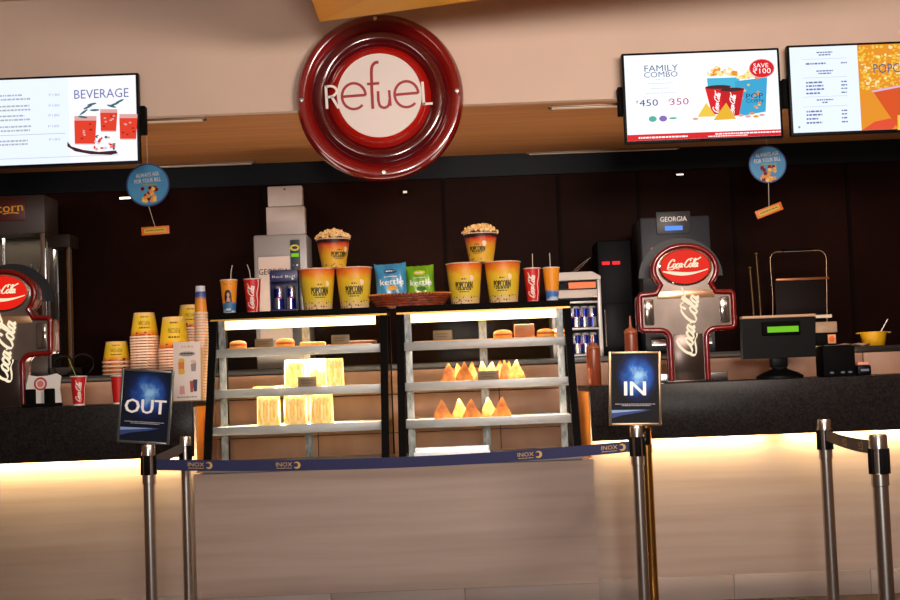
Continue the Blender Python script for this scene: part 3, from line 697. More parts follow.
# ================================================================ HANGING DISCS
def hanger(px, py, rx, tag_c, tag_r, lab, shear):
    Y = 7.85; s = S(Y); c = P(px, py, Y); r = 20.5/s
    t = thing('hanging_sign', lab, 'sign', (c.x, Y, c.z), group='round blue signs hanging under the soffit')
    m_b = mat('sign_blue', (48,120,170), .5, col2=(66,146,190), scale=6); m_be = mat('sign_blue_edge', (30,62,120), .5)
    b = MB(); b.lathe([(0,0),(r*rx,0),(r*rx,.005),(r*rx*.93,.0052)], m_be, 40, axis='Y'); b.disc(r*rx*.93, m_b, (0,-.0053,0), seg=40); b.build('disc', t)
    b = MB(); f = flat((0,-.0056,0)); rot = math.radians(5)
    b.text('ALWAYS ASK', 0, r*.5, r*.2, f, m_card, .0003, w=r*1.15, rot=rot); b.text('FOR YOUR BILL', 0, r*.22, r*.2, f, m_card, .0003, w=r*1.3, rot=rot)
    b.rect(-r*.3, -r*.02, r*.45, r*.05, f, mat('sign_green', (120,150,90), .5), .0003)
    for i in range(26):
        u, v = random.uniform(-.3,.42)*r, random.uniform(-.8,-.12)*r
        b.ell(u, v, r*.1, r*.1, f, mat('sign_'+['yellow','orange','red'][i % 3], [(236,190,70),(224,140,60),(190,60,60)][i % 3], .5), .0004+.00002*i, 8)
    b.build('lettering', t)
    tx, tz = loc2(tag_c[0], tag_c[1], (px, py), s)
    MB().tube([(0,-.002,r*.98),(0,-.002,ZS-c.z)], .0012, m_card, 5).build('cord', t)
    w, h = 28/s, 8.2/s
    MB().tube([(0,-.002,-r*rx*.95),(tx,-.002,tz+h*.4)], .0014, m_card, 5).build('cord', t)
    M = Matrix.Rotation(-tag_r, 3, 'Y')
    b = MB(); b.box((tx,0,tz), (w,.004,h), mat('tag_orange', (226,112,30), .5), .0018, M=M)
    ff = lambda u, v, d=0: tuple(Vector((tx,-.0022-d,tz)) + M @ Vector((u, 0, v)))
    b.rect(-w*.4, -h*.28, w*.4, h*.28, ff, mat('tag_yellow', (214,176,50), .5), .0003)
    b.dashes(-w*.34, -h*.05, w*.66, h*.16, ff, mat('tag_ink2', (120,100,30), .5), .0006); b.build('hang_tag', t)
hanger(148, 185, 1.06, (156,231), math.radians(2), 'left blue round hanging disc with level orange tag', 0)
hanger(767.5, 164.5, .92, (768.5,211), math.radians(19), 'right blue round hanging disc with tilted orange tag', 0)
# reflected glints of the glossy wall, added as small glowing boxes
def glint_box(px, py, w, h, e, lab):
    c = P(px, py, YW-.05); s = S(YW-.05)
    t = thing('wall_glint', lab, 'light', (c.x, YW-.05, c.z), group='reflected glints on the dark wall')
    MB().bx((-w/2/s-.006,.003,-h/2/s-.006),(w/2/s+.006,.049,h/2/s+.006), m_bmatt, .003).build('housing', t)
    MB().bx((-w/2/s,-.001,-h/2/s),(w/2/s,.002,h/2/s), mat('glint_glow%d' % e, (255,226,190), emit=e)).build('lens', t)  # housing and lens only carry the glow of the reflected glint
glint_box(125, 198, 11, 1.6, 8, 'small bright reflected glint behind the left blue hanging disc'); glint_box(680, 174.5, 7, 1.4, 1.6 if False else 2, 'small dim reflected glint on the dark wall above the right coffee machine'); glint_box(405, 192, 4, 2.2, 1, 'tiny reflected glint on the dark wall below the round red sign')

# ================================================================ BARRIER POSTS
m_post2 = mat('post_steel', (206,200,192), .26, 1); m_post3 = mat('post_brass', (190,140,70), .22, 1); m_navy = mat('belt_navy', (10,16,66), .7, noise=.15, scale=60); m_beltink = mat('belt_ink', (176,142,70), .6); m_ddark = mat('belt_dark', (46,36,48), .7)
ZPT = .98
def post(px, Y, lab, cass=(1,), steel=None, rz=0, pz=300):
    x = P(px, 442, Y).x; st = steel or m_post2
    t = thing('barrier_post', lab, 'barrier post', (x, Y, 0), group='queue barrier posts')
    MB().lathe([(0,0),(.17,0),(.17,.008),(.15,.018),(.05,.034),(.028,.045),(0,.045)], st, 40).build('base', t)
    MB().lathe([(.0255,.04),(.0255,ZPT-.17)], st, 24).build('tube', t)
    b = MB(); b.lathe([(.0255,ZPT-.17),(.029,ZPT-.168),(.029,ZPT-.13),(.027,ZPT-.128),(.027,ZPT-.05),(.03,ZPT-.048),(.03,ZPT-.008),(.027,ZPT),(0,ZPT)], st, 24); b.build('head', t)
    for a in cass:
        M = Matrix.Rotation(a, 3, 'Z'); p = M @ Vector((.030,0,ZPT-.088))
        MB().box(p, (.007,.026,.084), m_bmatt, .002, M=M).build('belt_clip', t)
    return t
def sign_on(t, word, tilt, dx, Hs, stile, ww, base):
    w, h = .228, .322; z0 = Hs
    b = MB(); b.tube([(0,0,ZPT-.004),(0,0,z0+.004)], .008, m_steel, 12); b.build('sign_stem', t)
    M = Matrix.Rotation(tilt, 4, 'Y'); X = Matrix.Translation((dx, 0, z0)) @ M
    b = MB(); b.x = X; e = .011
    for lo, hi in (((-w/2,-.008,0),(-w/2+e,.008,h)), ((w/2-e,-.008,0),(w/2,.008,h)), ((-w/2+e,-.008,0),(w/2-e,.008,e)), ((-w/2+e,-.008,h-e),(w/2-e,.008,h))): b.bx(lo, hi, stile, .002)
    fr = b.build('sign_frame', t)
    b = MB(); b.x = X; m_n = base
    b.bx((-w/2+e,-.003,e),(w/2-e,.003,h-e), m_n)
    f = flat((0,-.0032,0)); r = random.Random(len(word))
    b.poly([(-w/2+e, h*.21),(w*.3,h*.215),(w*.1,h*.18),(-w*.25,h*.14),(-w/2+e,h*.1)], f, mat('horizon_blue',(26,50,110),.6), .0008); b.poly([(-w/2+e,h*.21),(w*.2,h*.215),(-w*.2,h*.185),(-w/2+e,h*.17)], f, mat('horizon_glow',(120,150,196),.6), .0009)
    po = b.build('poster', fr)
    b = MB(); b.x = X; ml = mat('poster_letter', (236,230,228), .4)
    f = flat((0,-.0043,0))
    b.text(word, 0, h*.5, h*.185, f, ml, 0, w=ww); b.text(word, .002, h*.5, h*.185, f, ml, .0002, w=ww); b.text(word, -.002, h*.5, h*.185, f, ml, .0003, w=ww); b.text(word, 0, h*.5+.0012, h*.185, f, ml, .0004, w=ww)
    b.dashes(-w*.38, h*.285, w*.76, .0035, f, mat('poster_small',(150,150,160),.5), 0, r); b.dashes(-w*.26, h*.265, w*.55, .0035, f, mat('poster_small',(150,150,160),.5), 0, r)
    b.build('lettering', po)
YO = 5.90
pO = post(148, YO, 'barrier post carrying the OUT sign', (0, PI*.5, PI, PI*1.5))
pI = post(637, YO, 'barrier post carrying the IN sign', (0, PI*.5, PI, PI*1.5))
sign_on(pO, 'OUT', math.radians(5.6), -.022, ZPT+.006, mat('frame_clear', (90,92,90), .25, .5), .178, nebula_mat('poster_blue', [(0,(10,16,34)),(.12,(14,28,72)),(.3,(36,80,160)),(.48,(130,180,226))]))
sign_on(pI, 'IN', math.radians(2.0), -.004, ZPT+.002, mat('frame_alu', (150,124,96), .3, .8), .092, nebula_mat('poster_grey', [(0,(22,23,27)),(.1,(24,34,72)),(.3,(40,90,176)),(.48,(140,190,230))]))
pOb = post(185, 6.75, 'barrier post with bare top just right of the OUT sign', (PI*1.3, PI*.8, PI*.3, -PI*.2))
pIb = post(646.5, 6.75, 'golden barrier post right behind the IN sign post', (-PI/2,), m_post3)
pF = post(825, 5.85, 'left post of the two bare barrier posts at right', (-PI*.45, PI*.05, PI*.55, PI*1.05))
pN = post(878, 4.48, 'nearest thickest barrier post at the right edge', (PI*.55, PI*.05, -PI*.45, PI*1.05))
def belt(p0, p1, z0, z1, sag, lab, m, logos, h=.047, trim=.035):
    a, c = Vector((p0.location.x, p0.location.y, z0)), Vector((p1.location.x, p1.location.y, z1)); d = (c-a); Lh = math.hypot(d.x, d.y)
    u = Vector((d.x/Lh, d.y/Lh, 0)); nrm = Vector((u.y, -u.x, 0))
    a = a+u*trim; c = c-u*trim; L = Lh-2*trim; o = a.copy(); N = 30
    zc = lambda s: (c.z-a.z)*s/L-sag*4*(s/L)*(1-s/L)
    t = thing('barrier_belt', lab, 'belt', o)
    vs = []; fs = []
    for i in range(N+1):
        s = L*i/N; p = u*s; z = zc(s)
        for n_, zz in ((.0008,-h/2),(.0008,h/2),(-.0008,h/2),(-.0008,-h/2)): vs.append((p.x+nrm.x*n_, p.y+nrm.y*n_, z+zz))
    for i in range(N):
        for k_ in range(4): fs.append((i*4+k_, i*4+(k_+1) % 4, i*4+4+(k_+1) % 4, i*4+4+k_))
    fs += [(3,2,1,0), (N*4, N*4+1, N*4+2, N*4+3)]
    MB().add(vs, fs, m).build('webbing', t)
    def fn(s, v, dd=0):
        p = u*s+nrm*(.001+dd); return (p.x, p.y, zc(s)+v)
    for s in logos:
        b = MB()
        b.text('INOX', s, .004, .0175, fn, m_beltink, 0, w=.07); b.dashes(s-.033, -.0135, .066, .0028, fn, m_beltink)
        cx = s+.056; ro = .0155
        b.poly([(cx+ro*math.cos(a_), ro*math.sin(a_)) for a_ in [math.radians(-140+280*i/16) for i in range(17)]]+[(cx-.005+.0095*math.cos(a_), .001+.0095*math.sin(a_)) for a_ in [math.radians(130-260*i/12) for i in range(13)]], fn, m_beltink)
        b.build('logo', t)
    return t
sO = S(YO); x0 = pO.location.x+.035
lg = [P(p, 463, YO).x-x0 for p in (196,284,526,610)]
belt(pO, pI, .892, .892, .03, 'long navy belt with gold lettering before the display cases', m_navy, lg)
belt(pO, pOb, .9, .93, .004, 'short dark belt between OUT sign post and post behind it', m_ddark, [])
belt(pI, pIb, .9, .9, .004, 'short belt between IN sign post and golden post behind', m_ddark, [], trim=.033)
bt = belt(pF, pN, .915, .935, .01, 'purple grey belt between the two barrier posts at right', m_ddark, [.55, .95])
# ================================================================ DRINK TOWERS
m_tred = mat('tower_red', (118,12,8), .2, coat=.4); m_oval = mat('logo_oval', (232,34,20), emit=1.0); m_scr = mat('script_lit', (255,236,200), emit=1.0)
m_tface = mat('tower_face', (150,134,124), .25, .6, col2=(116,104,96), scale=5, stretch=(1,1,.6)); m_arch = mat('arch_grey', (40,43,48), .4, spec=.2)
m_tstem = mat('tower_stem', (70,56,50), .25, .6)
def tower(px, Y, lab):
    c = P(px, 380, Y); t = thing('drink_tower', lab, 'drink dispenser', (c.x, Y, ZC), group='red cross shaped drink towers')
    half = [(.098,.012),(.098,.2)]+[(.148-.05*math.cos(a),.235+.05*math.sin(a)) for a in [PI/2*i/6 for i in range(7)]][0:7]+[(.235,.288)]
    half += [(.235+.018*math.sin(a), .306-.018*math.cos(a)) for a in [PI/2*i/5 for i in range(6)]]+[(.253,.462)]
    half += [(.235+.018*math.cos(a), .462+.018*math.sin(a)) for a in [PI/2*i/5 for i in range(6)]]+[(.16,.484)]
    ec, ra, rb = .612, .17, .128
    half += [(ra*math.cos(a), ec+rb*math.sin(a)) for a in [math.radians(-38+128*i/16) for i in range(17)]][:-1]
    half[-16-1:-16-1] = []
    out = half+[(0, ec+rb)]+[(-u, v) for u, v in half[::-1]]
    z = lambda v: v
    MB().prism(out, -.05, .07, m_tface).build('body', t)
    b = MB(); b.tube([(u,-.052,v) for u, v in out], .0155, m_tred, 10)
    b.prism([(u*1.03, v) for u, v in out], .0701, .085, m_tred); b.build('red_border', t)
    MB().bx((-.08,-.056,.013),(.08,-.0505,.26), m_tstem, .002).build('stem_plate', t)
    # oval sign
    MB().lathe([(1,.05),(1,.066),(.93,.07),(.90,.062)], m_chrome, 48, sx=.146, sy=.1, axis='Y', o=(0,0,ec+.012)).build('oval_ring', t)
    b = MB(); b.lathe([(.9,.0565),(.9,.064),(0,.0645)], m_oval, 48, sx=.146, sy=.1, axis='Y', o=(0,0,ec+.012)); ov = b.build('oval_sign', t)
    b = MB(); f = flat((0,-.0646,ec+.014)); script(b, -.004, .012, .185, f, m_scr, .001, bold=1.25)
    sw = [(-.122+.244*i/20, -.026-.022*math.sin(PI*i/20*1.0)+.006*i/20) for i in range(21)]
    th = [.004+.011*math.sin(PI*(1-i/20)**1.6) for i in range(21)]
    b.poly([(u, v+w) for (u, v), w in zip(sw, th)]+[(u, v-w*.3) for (u, v), w in list(zip(sw, th))[::-1]], f, m_scr, .001); b.build('lettering', ov)
    b = MB(); f = flat((0,-.057,0)); script(b, .012, .325, .36, f, m_scr, .001, rot=math.radians(80), bold=1.15); b.build('lettering', t)
    # clear side windows on the arms
    for s in (-1, 1):
        MB().bx((s*.205-.026,-.062,.315),(s*.205+.026,-.0505,.455), mat('arm_window', (170,160,150), .12, .9), .008).build('arm_plate', t)
    MB().bx((-.155,-.0545,.455),(.155,-.0505,.497), mat('neck_plate', (214,170,130), .25, .7), .002).build('neck_plate', t)
    # grey arch plate behind
    aout = [(.232*math.cos(a), .58+.215*math.sin(a)) for a in [PI*i/28 for i in range(29)]]; ain = [(.13*math.cos(a), .58+.1*math.sin(a)) for a in [PI-PI*i/28 for i in range(29)]]
    b = MB(); n = 29
    vs = [(u,.086,v) for u, v in aout]+[(u,.086,v) for u, v in ain[::-1]]+[(u,.1,v) for u, v in aout]+[(u,.1,v) for u, v in ain[::-1]]
    fs = []
    for i in range(n-1): fs += [(i,i+1,n+i+1,n+i),(2*n+i,3*n+i,3*n+i+1,2*n+i+1),(i,2*n+i,2*n+i+1,i+1),(n+i,n+i+1,3*n+i+1,3*n+i)]
    b.add(vs, fs, m_arch); b.build('arch_plate', t)
    MB().bx((-.13,-.05,0),(.13,.1,.0125), m_tstem, .003).build('drip_base', t)
    MB().bx((-.21,.12,.0),(.24,.2,.05), m_steel, .006).build('tap_tray', t)
    return t
tower(688.5, 7.36, 'right red drink tower, fully in view beside the IN sign')
tower(8, 7.36, 'left red drink tower, half cut off by the photo edge')

# ================================================================ BACK COUNTER MACHINES
m_gs = mat('machine_silver', (160,158,160), .35, .35); m_gd = mat('machine_grey', (42,45,52), .45, spec=.3); m_lcd = mat('lcd_green', (120,205,36), emit=.9); m_lcdb = mat('lcd_blue', (90,150,255), emit=1.1)
m_dial = mat('panel_dark', (46,54,66), .4); m_ink = mat('ink_black', (22,20,22), .5); m_txtw = mat('text_white', (225,222,220), .5)
# silver coffee machine
Y = 8.45; s = S(Y); c = P(284, 370, Y); H = P(284,234,Y).z-ZBC; w = 54/s
t = thing('coffee_machine', 'silver coffee machine with green display behind the left case', 'coffee machine', (c.x, Y, ZBC))
MB().bx((-w/2,0,0),(w/2,.3,H), m_gs, .015).build('body', t)
u = lambda px, py: loc2(px, py, (283, 370), s); z0 = P(283,370,Y).z-ZBC
b = MB(); b.bx((-w/2+.03,-.006,.18),(w/2-.11,-.0005,H-.14), mat('machine_card', (206,190,184), .5), .002); b.build('front_card', t)
b = MB(); b.bx((w/2-.105,-.012,.1),(w/2-.045,-.0005,H-.04), m_dial, .005); pn = b.build('control_panel', t)
f = flat((0,-.0125,0)); b = MB()
b.ell(w/2-.076, H-.09, .03, .02, f, mat('badge_yellow', (190,180,40), .5), .0004); b.ell(w/2-.076, H-.09, .018, .01, f, m_gd, .0008)
for i in range(6):
    for j in (0, 1): b.ell(w/2-.088+.024*j, H-.2-.045*i, .006, .005, f, m_txtw if (i+j) % 2 else mat('btn_blue', (50,90,190), .4), .0004, 10)
b.build('button', pn)
b = MB(); b.rect(w/2-.1, H-.148, w/2-.052, H-.126, f, m_lcd, .0006); b.build('display', pn)
b = MB(); f = flat((0,-.0065,0)); b.text('GEORGIA', -.045, H-.235, .036, f, m_ink, .0004, w=.185); b.text('GEORGIA', -.044, H-.235, .036, f, m_ink, .0006, w=.185); b.build('lettering', t)
t2 = thing('bean_hopper', 'pale grey stepped box standing on the silver coffee machine', 'box', (P(284,209,Y).x, Y+.06, ZBC+H+.0005))
hh = 50/s; m_hop = mat('hopper_grey', (190,178,174), .5, noise=.05, scale=9)
MB().bx((-19.5/s,0,0),(19.5/s,.1,hh*.58), m_hop, .006).build('lower_box', t2); MB().bx((-17.5/s,.004,hh*.581),(17.5/s,.095,hh), m_hop, .006).build('upper_box', t2)
MB().lathe([(.006,0),(.006,.004),(0,.0045)], m_gd, 10, axis='Y', o=(0,.004,hh*.93)).build('lock', t2)
# dark coffee machine behind the right tower
Y = 8.4; s = S(Y); c = P(682, 370, Y); H = P(682,216,Y).z-ZBC; w = 70/s
t = thing('coffee_machine', 'dark grey coffee machine with blue display behind the right drink tower', 'coffee machine', (c.x, Y, ZBC))
MB().bx((-w/2,0,0),(w/2,.42,H), m_gd, .012).build('body', t)
MB().bx((-w/2+.1,-.012,H-.11),(-w/2+.315,.0,H+.03), mat('machine_name', (40,42,46), .45), .004).build('name_plate', t)
b = MB(); f = flat((-w/2+.207,-.0125,H-.018)); b.text('GEORGIA', 0, 0, .03, f, m_txtw, .0004, w=.165); b.text('GEORGIA', .001, 0, .03, f, m_txtw, .0005, w=.165); b.build('lettering', t)
b = MB(); f = flat((-w/2+.207,-.0125,H-.075)); b.rect(-.055,-.014,.055,.014, f, m_lcdb, .0004); b.build('display', t)
b = MB(); f = flat((0,-.0005,0)); b.ell(-.14,H-.2,.02,.01,f,mat('mark_red',(170,24,30),.4),.0004); b.ell(-.19,H-.34,.022,.012,f,mat('mark_red',(170,24,30),.4),.0004); b.build('red_mark', t)
b = MB(); b.bx((-w/2+.03,-.05,.05),(w/2-.03,-.0005,.09), m_steel, .004); b.bx((-w/2+.03,-.04,.16),(w/2-.03,-.0005,.2), m_gs, .004); b.build('drip_shelf', t)
# dark machine with red digits
Y = 8.5; s = S(Y); c = P(619, 360, Y); H = P(622,240,Y).z-ZBC
t = thing('dark_machine', 'black glossy machine with small red lit display near the sauce bottles', 'machine', (c.x, Y, ZBC))
w = 34/s
MB().bx((-w/2,0,0),(w/2,.3,H), mat('navy_gloss', (8,9,14), .5, spec=.08), .01).build('body', t)
b = MB(); b.bx((-w/2+.02,-.01,.02),(w/2-.02,-.0005,H*.45), mat('door_dark', (11,12,18), .4, spec=.1), .004); b.build('door', t)
MB().tube([(-w/2+.03,-.03,.06),(-w/2+.03,-.03,H*.4)], .006, m_steel, 8).build('handle', t)
b = MB(); f = flat((0,-.001,0)); a = loc2(616,263,(624,360),s); zz = (P(617,263,Y).z-ZBC)
for q in (-.055,.01): b.rect(q-.024, zz-.009, q+.024, zz+.011, f, mat('led_red', (255,30,40), emit=1.6), .0004)
b.build('display', t)
# can rack
Y = 8.3+.08; s = S(Y); a0, a1 = P(553,300,Y).x, P(599.5,300,Y).x; H = P(580,272,Y).z-ZBC
t = thing('can_rack', 'silver rack holding blue drink cans behind the right case', 'rack', ((a0+a1)/2, Y, ZBC)); w = a1-a0
for q in (-1, 1): MB().bx((q*w/2-.012,0,0),(q*w/2+.012,.26,H-.05), m_gs, .003).build('side_panel', t)
MB().bx((-w/2+.0125,.25,0),(w/2-.0125,.26,H-.05), m_gd).build('back_panel', t)
zs = [.004, .17, .335]
for i, zz in enumerate(zs): MB().bx((-w/2+.0125,-.004,zz),(w/2-.0125,.249,zz+.012), m_gs, .002).build('shelf', t)
b = MB(); b.prism([(-w/2-.012,H-.049),(w/2+.012,H-.049),(w/2+.012,H-.03),(w/2-.04,H),(-w/2-.012,H)], -.01, .26, mat('rack_grey', (168,160,156), .45)); b.build('header', t)
b = MB(); b.bx((-w/2+.013,-.006,H-.16),(w/2-.013,.0,H-.11), mat('rack_grey', (168,160,156), .45), .002); b.bx((-w/2+.1,-.007,H-.102),(w/2-.02,-.001,H-.064), mat('label_orange', (206,104,40), .5)); b.build('price_label', t)
m_cb = mat('can_blue', (24,34,120), .25, .7); m_cs = mat('can_silver', (204,206,214), .22, .9); m_cr = mat('can_red', (196,30,44), .4)
def can_mesh():
    b = MB(); r, h = .027, .134
    b.lathe([(0,0),(r*.8,0),(r,.006)], m_cs, 20)
    # quartered silver and blue body
    for q in range(4):
        n = 6
        for lo, hi, flip in ((.006, h*.5, 0), (h*.5, h-.014, 1)):
            vs = []; 
            for i in range(n+1):
                a = PI/2*q+PI/2*i/n; vs += [(r*math.cos(a), r*math.sin(a), lo), (r*math.cos(a), r*math.sin(a), hi)]
            b.add(vs, [(2*i, 2*i+2, 2*i+3, 2*i+1) for i in range(n)], m_cb if (q+flip) % 2 else m_cs)
    b.lathe([(r,h-.014),(r*.86,h-.003),(r*.8,h),(r*.78,h-.004),(0,h-.004)], m_cs, 20)
    f = cone(r+.0004, 0, r+.0004, h, 0); b.ell(-.006,h*.5,.007,.006,f,m_cr,.0004,10); b.ell(.006,h*.5,.007,.006,f,m_cr,.0004,10)
    return b
can = can_mesh().build('drink_can'); used = False
def put_can(L, lab, grp, rz=0.0):
    global used
    o = can if not used else can.copy()
    if used: C.objects.link(o)
    used = True; o.location = L; o.rotation_euler = (0,0,rz); tag(o, lab, 'drink can', grp)
for i in range(3):
    for j in range(5):
        if i < 2: put_can((t.location.x-w/2+.045+.061*j*(w-.09)/.244, Y+.045, ZBC+zs[i]+.0125), ['blue and silver drink can on the lower shelf of the rack','blue and silver drink can on the middle shelf of the rack'][i], 'cans in the silver rack, '+['lower shelf','middle shelf'][i], .4+j*.3)
tg = thing('steel_tongs', 'thin steel tongs lying tilted on top of the can rack', 'tongs', (P(581,262,Y+.1).x, Y+.1, ZBC+H+.0005))
b = MB(); b.tube([(-.06,0,.004),(-.03,0,.03),(0,0,.055),(.06,0,.095)], .0045, m_steel, 8); b.build('arm', tg); b = MB(); b.tube([(-.05,.02,.004),(-.01,.02,.03),(.06,.006,.096)], .0045, m_steel, 8); b.build('arm', tg)

# popcorn machine at far left
Y = 8.42; s = S(Y); c = P(2, 383, Y); H = P(2,196,Y).z-ZBC; w = 92/s
t = thing('popcorn_machine', 'popcorn machine with maroon sign at the left edge', 'popcorn machine', (c.x, Y, ZBC))
m_pm = mat('machine_body', (66,58,55), .4, .3); D = .3
MB().bx((-w/2,0,0),(w/2,D,.3), m_pm, .006).build('base', t)
MB().bx((-w/2,0,H-.24),(w/2,D,H), mat('machine_head', (54,43,40), .45), .006).build('head', t)
for q in (-1, 1):
    for y in (.0, D-.03): MB().bx((q*w/2-(.03 if q > 0 else 0),y,.3),(q*w/2+(.03 if q < 0 else 0),y+.03,H-.24), m_steel, .003).build('corner_post', t)
MB().bx((-w/2+.031,.008,.301),(w/2-.031,.012,H-.241), glass('machine_glass', (225,225,225), .08)).build('front_glass', t)
MB().bx((-w/2+.031,D-.02,.301),(w/2-.031,D-.01,H-.241), m_pm).build('back_panel', t)
b = MB(); b.lathe([(0,.55),(.1,.55),(.115,.58),(.115,.68),(.1,.7),(0,.7)], m_chrome, 28, o=(-.02,.15,0)); b.tube([(-.02,.15,.7),(-.02,.15,H-.24)], .012, m_steel); b.tube([(-.14,.15,.62),(.14,.15,.62)], .009, m_steel); b.build('kettle', t)
for x in (.1,.16,.21): MB().lathe([(.018,.5),(.018,.66),(.006,.7),(.006,.72)], m_steel, 14, o=(x,.12,0)).build('dispenser_tap', t)
MB().bx((-.17,-.012,H-.16),(.17,-.0005,H-.015), mat('sign_maroon', (72,14,12), .4), .004).build('sign_plate', t)
b = MB(); f = flat((0,-.0125,H-.08)); my = mat('sign_gold', (226,160,40), .5)
b.text('Popcorn', 0, .0, .055, f, my, .0004, w=.31, rot=.05); b.text('Popcorn', .003, .0, .055, f, my, .0006, w=.31, rot=.05); b.stroke(smooth([(.03,-.036),(.08,-.03),(.13,-.034)]), .006, f, my, .0004); b.build('lettering', t)
c = P(59, 380, Y); H2 = P(60,234,Y).z-ZBC; w2 = 23/s
t = thing('warming_cabinet', 'narrow tall glass cabinet with golden post beside the popcorn machine', 'cabinet', (c.x+.01, Y+.02, ZBC))
b = MB(); b.bx((-w2/2,0,0),(w2/2,.2,.06), m_pm); b.build('base', t); MB().bx((-w2/2,0,H2-.08),(w2/2,.2,H2), mat('cab_brown', (30,21,17), .5, spec=.2), .004).build('top', t)
MB().bx((.02,.1,.0605),(.045,.13,H2-.081), mat('brass_post', (190,130,40), .3, .7)).build('golden_post', t)
for x in (-w2/2, w2/2-.012): MB().bx((x,0,.0605),(x+.012,.014,H2-.081), m_steel).build('corner_post', t)
MB().bx((-w2/2+.013,.005,.061),(w2/2-.013,.008,H2-.082), glass('machine_glass')).build('front_glass', t)
area('machine_lamp', (P(2,383,8.42).x, 8.5, ZBC+H-.25), .4, 3, (1,.85,.6), (0,0,0), .1)
# black cable loops
c = P(75, 378, 8.36)
t = thing('cable_coil', 'two black cable loops standing behind the straw cup at left', 'cable', (c.x, 8.36, ZBC))
for x, r_, z in ((-.07,.062,.068),(.05,.066,.072)): MB().tube([(x+r_*math.cos(a), .012*math.sin(2*a), z+r_*math.sin(a)) for a in [2*PI*i/28 for i in range(28)]], .006, m_black, 8, closed=True).build('loop', t)
MB().tube([(-.02,0,.03),(0,.0,.016),(.0,-.004,.008)], .008, m_black).build('tie', t)

# ================================================================ CUPS AND TUBS
m_rim = mat('paper_rim', (240,214,190), .5); m_in = mat('paper_inside', (236,226,212), .6)
tubp = ramp_mat('tub_print', [(0,(222,190,150)),(.13,(220,186,120)),(.24,(222,194,50)),(.7,(236,194,44)),(.86,(236,136,34)),(1,(222,84,26))], speck=(.2,(70,30,16),62))
m_tubink = mat('tub_ink', (66,60,16), .5)
def tub_mesh(rb, rt, h):
    b = MB()
    b.lathe([(0,.004),(rb*.97,.004),(rb,0),(rt,h)], tubp, 36)
    b2 = MB(); b2.lathe([(rt,h-.004),(rt+.004,h-.003),(rt+.004,h),(rt+.001,h+.002),(rt-.003,h)], m_rim, 36); b2.lathe([(rt-.0021,h),(rb-.0015,.006),(0,.006)], m_in, 36)
    b3 = MB(); f = cone(rb, 0, rt, h, 0)
    tw = rt*.95
    for o_ in (0, .0016, -.0016): b3.text('POPCORN', o_, h*.46, h*.165, f, m_tubink, .0008+abs(o_)*.1, w=tw)
    b3.dashes(-tw*.14, h*.59, tw*.28, h*.035, f, m_tubink, .0008); b3.dashes(-tw*.42, h*.34, tw*.84, h*.035, f, m_tubink, .0008); b3.dashes(-tw*.3, h*.29, tw*.6, h*.025, f, m_tubink, .0008)
    b3.ell(tw*.47, h*.62, .011, .016, f, mat('kernel_print', (250,226,190), .5), .0009, 12); b3.ell(tw*.42, h*.66, .008, .01, f, mat('kernel_print', (250,226,190), .5), .0010, 12)
    return b, b2, b3
def tub(name, L, lab, cat, rb, rt, h, grp, rz=0):
    t = thing(name, lab, cat, L, rz, grp); a, b2, b3 = tub_mesh(rb, rt, h)
    a.build('wall', t); b2.build('rim', t); b3.build('lettering', t); return t
YU = 7.56; sU = S(YU); zt = ZT+.0005
TB = dict(rb=.078, rt=.101, h=.232)
g0 = 'large popcorn tubs on the display cases'
def top(px): return Vector((P(px, 306, YU).x, YU, zt))
T1 = tub('popcorn_tub', top(318), 'large yellow popcorn tub next to the blue can display', 'popcorn tub', grp=g0, rz=.25, **TB)
T2 = dup(T1, top(355), 'large yellow popcorn tub left of the blue chips bag', .05); T3 = dup(T1, top(465.5), 'large yellow popcorn tub right of the woven basket', -.05); T4 = dup(T1, top(504), 'large yellow popcorn tub left of the upright red cola cup', -.1)
sm = ramp_mat('small_tub_print', [(0,(226,180,60)),(.4,(232,176,40)),(.62,(230,150,40)),(.8,(216,72,36)),(.86,(150,40,22)),(.89,(40,16,12)),(1,(44,18,14))], speck=(.14,(120,60,20),70))
_keep = tubp; tubp = sm
g1 = 'filled small tubs stacked on top'
zt2 = zt+TB['h']+.0025
S1 = tub('popcorn_tub', Vector((P(334,266,YU).x, YU, zt2)), 'small heaped popcorn tub balanced on the left pair of large tubs', 'popcorn tub', .066, .094, .162, g1, .5)
S2 = dup(S1, Vector((P(481.5,262,YU).x, YU, zt2)), 'small heaped popcorn tub balanced on the right pair of large tubs', -.3)
tubp = _keep
m_pc = mat('popped_corn', (246,186,104), .7, col2=(255,222,160), scale=30, bump=.5)
def heap(root, lab, seed):
    r = random.Random(seed); b = MB(); R_ = .098
    for i in range(230):
        a = r.uniform(0, 2*PI); q = math.sqrt(r.random()); x, y = q*R_*math.cos(a), q*R_*math.sin(a)
        z = .008+.042*(1-q*q)*r.uniform(.7,1.15)
        for k_ in range(2):
            bb = bmesh.new(); bmesh.ops.create_icosphere(bb, subdivisions=1, radius=r.uniform(.006,.0095), matrix=Matrix.Translation((x+r.uniform(-.006,.006), y+r.uniform(-.006,.006), z+r.uniform(-.004,.006))) @ Matrix.Rotation(r.random()*3,4,'X') @ Matrix.Diagonal((1,.8,1.2,1)))
            b.bm(bb, m_pc)
    o = b.build('popcorn', None, root.location+Vector((0,0,.163))); tag(o, lab, 'popcorn', None, 'stuff')
heap(S1, 'orange tinted popcorn heaped in the small tub at left', 1); heap(S2, 'orange tinted popcorn heaped in the small tub at right', 2)
